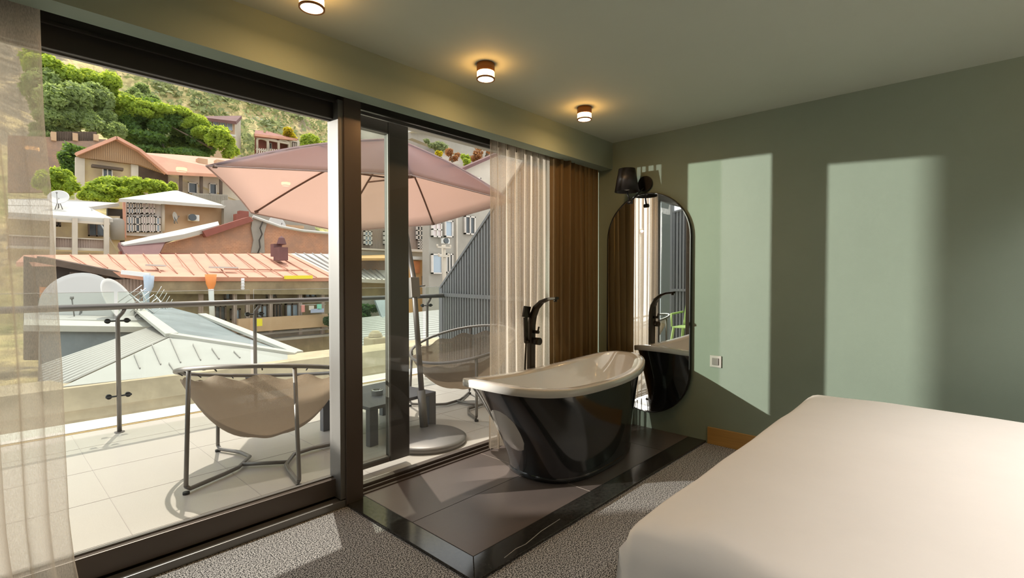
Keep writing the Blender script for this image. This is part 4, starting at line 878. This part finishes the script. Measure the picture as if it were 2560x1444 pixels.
for x in (135, 189, 241):
    m = MB(); wallpx(m, x-7, 328+(x-135)*.06, x+6, 350, 45.8, .6); m.build('pillar', M('pale_beige'), rw)
m = MB(); 
for k in range(24): p = at(143+4.2*k, 345, 46.); m.box(p.x-.05, 46., p.z-.2, p.x+.05, 46.06, p.z+.45)
m.build('iron_fence', M('dark_wood'), rw)
# ---- grey buildings at right
h8 = thing('grey_block', 'grey rendered apartment house right of the parasol pole', 'house', at(1120, 640, 17))
m = MB(); wallq(m, [(1072, 540, 15.), (1300, 480, 15.), (1300, 900, 15.), (1072, 900, 15.)], .4); m.build('wall', M('plaster_grey'), h8)
m = MB(); wallq(m, [(1120, 440, 15.6), (1228, 392, 15.6), (1320, 350, 15.6), (1320, 620, 15.6), (1120, 620, 15.6)], .4); m.build('upper_wall', M('plaster_pale'), h8)
m = MB(); p, q = at(1120, 438, 15.4), at(1320, 350, 15.4); m.obox(p, q, .4, .12); m.build('roof_edge', M('maroon'), h8)
for (x0, y0, x1, y1, pn, mu) in ((1078, 556, 1102, 592, 'curtain_white', 1), (1110, 552, 1130, 592, 'sky_glass', 0), (1160, 542, 1186, 585, 'dark_glass', 1), (1078, 635, 1104, 684, 'sky_glass', 0), (1113, 634, 1130, 682, 'dark_glass', 1), (1180, 445, 1200, 470, 'dark_glass', 0)):
    window(h8, x0, y0, x1, y1, 14.95 if y0 > 500 else 15.55, 'white_wood', pn, mu, 1 if x0 == 1078 and y0 < 600 else 0)
for x in (1142,): m = MB(); m.tube([at(x, 545, 14.9), at(x, 720, 14.9)], .04, 6); m.build('drainpipe', M('plaster_pale'), h8)
ac2 = copy_tree(ac); ac2['label'] = 'white air conditioner on the grey apartment house beside the slatted fence'; ac2.location = Vector(ac.location)+(at(1115, 602, 14.8)-at(486, 543, 28.9)); ac2.scale = (1, 1, 1)
ac2.scale = (.62, .62, .62); ac2.location = at(1115, 602, 14.7)
ul = thing('utility_pole', 'wooden utility pole with insulators in front of the grey apartment house', 'pole', at(1110, 700, 13))
m = MB(); m.tube([at(1112, 760, 13.), at(1109, 612, 13.)], .07, 10); m.build('post', M('pole_wood'), ul)
for y, l in ((618, .28), (640, .22)):
    p = at(1110, y, 12.9); m = MB(); m.obox(p-Vector((l, 0, 0)), p+Vector((l, 0, 0)), .05, .05); 
    for s in (-1, 1): m.tube([p+Vector((s*l, 0, 0)), p+Vector((s*l, 0, .09))], .03, 8)
    m.build('crossarm', M('pole_wood'), ul)
h9 = thing('peach_house', 'narrow peach orange house front behind the parasol pole', 'house', at(1045, 700, 16))
m = MB(); wallq(m, [(1022, 645, 16.), (1072, 648, 16.), (1066, 800, 16.), (1022, 800, 16.)], .4); m.build('wall', M('peach_wall'), h9)
m = MB(); wallpx(m, 1034, 652, 1050, 682, 15.9, .1); m.build('terracotta_patch', M('orange_brick'), h9)
m = MB(); wallpx(m, 1020, 640, 1073, 648, 15.7, .6); m.build('coping', M('white_roof'), h9)
m = MB(); wallpx(m, 1062, 690, 1076, 712, 15.8, .2); m.build('brown_shutter', M('dark_wood'), h9)
h10 = thing('window_row_house', 'grey wooden house with white windows and balcony below the parasol', 'house', at(950, 600, 20))
m = MB(); wallq(m, [(850, 555, 20.), (1080, 545, 20.), (1080, 700, 20.), (850, 700, 20.)], .4); m.build('wall', M('planks_grey'), h10)
for (x0, y0, x1, y1, pn) in ((909, 578, 928, 612, 'sky_glass'), (958, 578, 968, 612, 'sky_glass'), (1040, 565, 1057, 600, 'dark_glass'), (1060, 560, 1072, 590, 'sky_glass'), (1045, 600, 1056, 622, 'dark_glass')):
    window(h10, x0, y0, x1, y1, 19.9, 'white_wood', pn, 1, 2)
m = MB(); wallpx(m, 850, 622, 1072, 640, 19.3, .4); m.build('balcony_front', M('plaster_grey'), h10)
m = MB(); wallpx(m, 850, 617, 1074, 621, 19.2, .3); wallpx(m, 1025, 622, 1074, 628, 19.0, .3); m.build('balcony_rail', M('white_wood'), h10)
m = MB(); wallpx(m, 880, 640, 965, 690, 19.6, .3); m.build('lower_wall', M('brick_dark'), h10)
m = MB(); roof(m, [(890, 645, 18.6), (890, 638, 19.2), (960, 636, 19.2), (968, 645, 18.6)], .1); m.build('awning', M('peach_wall'), h10)
yw = thing('yard_wall', 'dark grey yard wall carrying green ivy', 'wall', at(925, 780, 14.5))
m = MB(); wallq(m, [(860, 742, 14.5), (935, 742, 14.5), (958, 800, 14.5), (958, 860, 14.5), (860, 860, 14.5)], .4); m.build('wall', M('plaster_grey'), yw)
m = MB(); roof(m, [(935, 742, 14.4), (1000, 742, 14.4), (1010, 790, 12.5), (958, 800, 12.5)], .1); m.build('blue_canopy_roof', M('zinc_blue'), yw)
# distant house in the mirror
mh = thing('tiled_house', 'distant red tiled roof reflected in the mirror', 'house', (-36, 17.4, -3))
m = MB(); m.box(-38, 15.9, -3, -35, 18.2, 1.6); m.build('wall', M('plaster_pale'), mh)
m = MB(); m.prism([(-34.8, 15.7, 1.5), (-34.8, 18.4, 1.5), (-34.8, 17.0, 2.5)], (-3.4, 0, 0)); m.build('roof', M('rust'), mh)
m = MB(); m.box(-36.3, 16.9, 2.3, -35.9, 17.3, 3.1); m.build('chimney', M('brick_dark'), mh)

# ================================================================== GROUND, HILL, TREES
def hillz(x, y):
    t = max(0, (y-43)); z = -6+.1*y+.70*t**1.02
    z += 5*noise.noise(Vector((x*.03, y*.03, 0)))*min(1, t/20)+2.2*noise.noise(Vector((x*.11, y*.11, 4)))*min(1, t/15)+.8*noise.noise(Vector((x*.35, y*.35, 9)))*min(1, t/10)
    return z
def hill():
    m = MB()
    def f(u, v):
        y = 6+ (180-6)*v**1.2; x0, x1 = -.16*y-3, y*1.6+12; x = x0+(x1-x0)*u
        return Vector((x, y, hillz(x, y)))
    m.grid(f, 170, 130)
    mt = bpy.data.materials.new('hillside'); mt.use_nodes = True; N = mt.node_tree.nodes; L = mt.node_tree.links; b = N['Principled BSDF']; b.inputs['Roughness'].default_value = .95
    tc = N.new('ShaderNodeTexCoord'); n1 = N.new('ShaderNodeTexNoise'); n1.inputs['Scale'].default_value = .09; n1.inputs['Detail'].default_value = 10; n1.inputs['Roughness'].default_value = .7; L.new(tc.outputs['Object'], n1.inputs['Vector'])
    r = N.new('ShaderNodeValToRGB'); e = r.color_ramp.elements; e[0].position = .33; e[0].color = (.2, .17, .12, 1); e[1].position = .66; e[1].color = (.23, .28, .1, 1)
    for p, c in ((.43, (.3, .24, .16, 1)), (.48, (.68, .52, .26, 1)), (.56, (.62, .52, .23, 1)), (.6, (.36, .36, .13, 1))):
        q = e.new(p); q.color = c
    L.new(n1.outputs['Fac'], r.inputs[0]); n2 = N.new('ShaderNodeTexNoise'); n2.inputs['Scale'].default_value = 1.2; n2.inputs['Detail'].default_value = 8; L.new(tc.outputs['Object'], n2.inputs['Vector'])
    mx = N.new('ShaderNodeMixRGB'); mx.blend_type = 'MULTIPLY'; mx.inputs[0].default_value = .7; r2 = N.new('ShaderNodeValToRGB'); r2.color_ramp.elements[0].position = .35; r2.color_ramp.elements[0].color = (.45, .45, .45, 1); r2.color_ramp.elements[1].position = .6
    L.new(n2.outputs['Fac'], r2.inputs[0]); L.new(r.outputs[0], mx.inputs[1]); L.new(r2.outputs[0], mx.inputs[2]); L.new(mx.outputs[0], b.inputs['Base Color'])
    bp = N.new('ShaderNodeBump'); bp.inputs['Strength'].default_value = .8; bp.inputs['Distance'].default_value = .5; L.new(n2.outputs['Fac'], bp.inputs['Height']); L.new(bp.outputs[0], b.inputs['Normal'])
    o = m.build('hillside', mt); struct(o, 'dry grassy hillside with rocks rising behind the houses', 'hill')
hill()
def leaves(m, rnd, c, rad, n, size, squash=1.):
    for _ in range(n):
        d = Vector((rnd.gauss(0, 1), rnd.gauss(0, 1), rnd.gauss(0, 1))).normalized()
        rr = rnd.random()**.25
        p = Vector((c[0]+d.x*rad[0]*rr, c[1]+d.y*rad[1]*rr, c[2]+d.z*rad[2]*rr))
        a = Vector((rnd.gauss(0, 1), rnd.gauss(0, 1), rnd.gauss(0, .7))).normalized(); b = a.cross(d+Vector((rnd.gauss(0, .6), rnd.gauss(0, .6), rnd.gauss(0, .6)))).normalized()
        s = size*rnd.uniform(.6, 1.3)
        m.bm.faces.new([m.bm.verts.new(p+a*s), m.bm.verts.new(p+b*s*.55), m.bm.verts.new(p-a*s), m.bm.verts.new(p-b*s*.55)])
def tree(name, label, blobs, mt, n, size, seed, trunk=True, cat='tree', group=None):
    """blobs: (px, py, Y, radius in px horizontally, vertically)"""
    rnd = random.Random(seed); B = []
    for (px, py, Y, rx, ry) in blobs:
        c = at(px, py, Y); s = (c-Vector((0, 0, CAM_H))).dot(_F)/F_PX; B.append((c, (rx*s, (rx+ry)*.5*s, ry*s)))
    base = min(B, key=lambda q: q[0].z-q[1][2]); bp = Vector((base[0].x, base[0].y, base[0].z-base[1][2]*(1.3 if trunk else .95)))
    t = thing(name, label, cat, bp, group=group)
    m = MB(); tot = sum(q[1][0]*q[1][2] for q in B)
    for c, r in B:
        k = int(n*r[0]*r[2]/tot)
        # sub clumps give the crown its lumps
        nc = max(5, int(9*r[0]*r[2]/(tot/len(B))))
        for _ in range(nc):
            d = Vector((rnd.gauss(0, 1), rnd.gauss(0, 1), rnd.gauss(0, 1))).normalized()
            cc_ = Vector((c.x+d.x*r[0]*.68, c.y+d.y*r[1]*.68, c.z+d.z*r[2]*.68)); f = rnd.uniform(.3, .5)
            leaves(m, rnd, cc_, (r[0]*f, r[1]*f, r[2]*f), max(8, k//nc), size)
    me = m.build('foliage', M(mt), t, fixn=False)
    m = MB()
    top = B[0][0]
    m.tube([bp, bp.lerp(top, .3)+Vector((.1, 0, 0)), bp.lerp(top, .7 if trunk else .4)], [.12*base[1][0]*.3+.05, .08, .03], 7)
    if trunk and name == 'tree' and seed not in (4, 3):
        for c, r in B[1:]: m.tube([bp.lerp(top, .4), bp.lerp(c, .8)], [.05, .015], 5)
    m.build('trunk' if trunk else 'stem', M('bark'), t)
    return t
G = 'trees on the hillside'
tree('tree', 'tallest tree mass at the upper left with grey green crown', [(150, 250, 49, 75, 85), (215, 275, 49, 60, 65), (110, 320, 48, 60, 45), (255, 310, 48, 45, 45)], 'leaf_mid', 34000, .19, 1, group=G)
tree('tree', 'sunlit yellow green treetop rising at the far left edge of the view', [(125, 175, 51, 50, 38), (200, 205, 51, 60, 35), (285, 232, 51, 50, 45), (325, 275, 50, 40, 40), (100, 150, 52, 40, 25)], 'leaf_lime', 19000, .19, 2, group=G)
tree('tree', 'dense dark green tree behind the orange roofed wing', [(390, 320, 50, 75, 60), (470, 340, 50, 60, 55), (330, 320, 50, 45, 45), (530, 355, 50, 40, 40), (420, 365, 48, 100, 30)], 'leaf_dark', 30000, .18, 3, group=G)
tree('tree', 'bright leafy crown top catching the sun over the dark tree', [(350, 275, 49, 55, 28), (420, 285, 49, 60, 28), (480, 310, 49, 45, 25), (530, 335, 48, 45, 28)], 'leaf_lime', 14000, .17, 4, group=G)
tree('tree', 'slanting mid green tree on the slope above the dark tree', [(365, 262, 55, 30, 30), (345, 235, 56, 30, 25)], 'leaf_mid', 7000, .2, 5, group=G)
tree('shrub', 'lime green shrub between the white roofs and the ochre house', [(300, 470, 33, 55, 30), (260, 480, 33, 40, 26), (380, 472, 33, 50, 26), (345, 462, 33, 40, 25), (415, 468, 33, 25, 18), (225, 490, 33, 25, 18)], 'leaf_lime', 11000, .12, 6, False, 'shrub', 'garden shrubs')
tree('shrub', 'bright bush at the far left beside the ochre house wall', [(150, 450, 34, 30, 28), (172, 462, 34, 22, 26), (120, 455, 34, 30, 30)], 'leaf_lime', 5500, .12, 7, False, 'shrub', 'garden shrubs')
tree('shrub', 'dark shrub in front of the brick retaining wall', [(180, 400, 40, 28, 40), (200, 375, 41, 14, 18), (160, 430, 40, 25, 20)], 'leaf_dark', 4000, .14, 8, False, 'shrub', 'garden shrubs')
tree('tree', 'small autumn yellow tree beside the arcade house', [(720, 333, 60, 13, 14), (730, 340, 60, 10, 8)], 'leaf_yellow', 700, .25, 9, group=G)
tree('tree', 'light green tree right of the arcade house above the parasol', [(780, 355, 56, 28, 22), (765, 365, 56, 18, 16), (800, 365, 56, 18, 16)], 'leaf_lime', 3200, .2, 10, group=G)
tree('shrub', 'plume like yellow green bamboo beside the dark tree', [(545, 345, 47, 30, 30), (575, 370, 47, 20, 28)], 'leaf_lime', 3000, .2, 12, False, 'shrub', 'garden shrubs')
tree('ivy', 'green ivy spilling over the dark yard wall seen through the narrow leaf', [(915, 778, 14.2, 32, 25), (900, 795, 14.0, 30, 18)], 'leaf_ivy', 2600, .07, 13, False, 'ivy')
tree('ivy', 'patch of green creeper on the facade just left of the mullion', [(822, 800, 17.6, 14, 22)], 'leaf_ivy', 900, .08, 14, False, 'ivy')
for i, (px, py, rx, ry, mt_, lab) in enumerate(((1130, 388, 22, 16, 'leaf_red', 'reddish roof garden plant nearest the parasol'), (1163, 400, 15, 15, 'leaf_lime', 'lime green roof garden plant between the reddish ones'), (1190, 392, 20, 18, 'leaf_red', 'brownish roof garden plant right of the lime one'), (1215, 370, 30, 22, 'leaf_red', 'tall rusty roof garden plant by the sheer curtain'), (1097, 386, 9, 9, 'leaf_yellow', 'small yellow plant on the slope above the parasol'))):
    tree('roof_plant', lab, [(px, py, 17.2, rx, ry)], mt_, 900, .06, 30+i, False, 'plant', 'plants of the roof garden')
# cliff on the right
cl = MB()
def cf(u, v):
    px = 860+520*u; py = 470-240*v; Y = 30+8*v; p = at(px, py, Y); nz = noise.noise(p*.35)*1.2+noise.noise(p*1.1)*.4
    return p+Vector((0, nz, 0))
cl.grid(cf, 70, 40); struct(cl.build('cliff', M('rock'), solid=.4), 'grey rock face and old walls above the parasol', 'cliff')
tw = thing('terrace_wall', 'pale stone terrace wall on the rock face above the parasol', 'wall', at(1120, 330, 29))
m = MB(); wallq(m, [(1030, 318, 28.), (1250, 345, 28.), (1250, 352, 28.), (1030, 328, 28.)], .5); m.build('coping', M('white_roof'), tw)
m = MB(); wallq(m, [(1030, 328, 28.4), (1250, 352, 28.4), (1250, 400, 28.4), (1120, 380, 28.4), (1030, 345, 28.4)], .5); m.build('wall', M('plaster_grey'), tw)
tree('shrub', 'grey green shrub clinging to the rock above the parasol', [(1095, 365, 27, 26, 14), (1075, 358, 27, 18, 10)], 'leaf_grey', 1800, .12, 20, False, 'shrub')
# shrubs all over the slope: nobody could count them
rnd = random.Random(99); m = MB(); k = 0
while k < 520:
    px = rnd.uniform(300, 900); py = rnd.uniform(170, 420)
    y = rnd.uniform(58, 150); x = (_ray(px, 500).x/_ray(px, 500).y)*y
    z = hillz(x, y); s = rnd.uniform(.7, 2.4) if (px < 620 or k % 2) else rnd.uniform(2.2, 4.2)
    leaves(m, rnd, (x, y, z+s*.4), (s*1.2, s*1.2, s*.8), int(40+30*s), .34); k += 1
tag(m.build('hillside_shrubs', M('leaf_grey'), fixn=False), 'grey green scrub scattered over the dry hillside', 'scrub', kind='stuff')
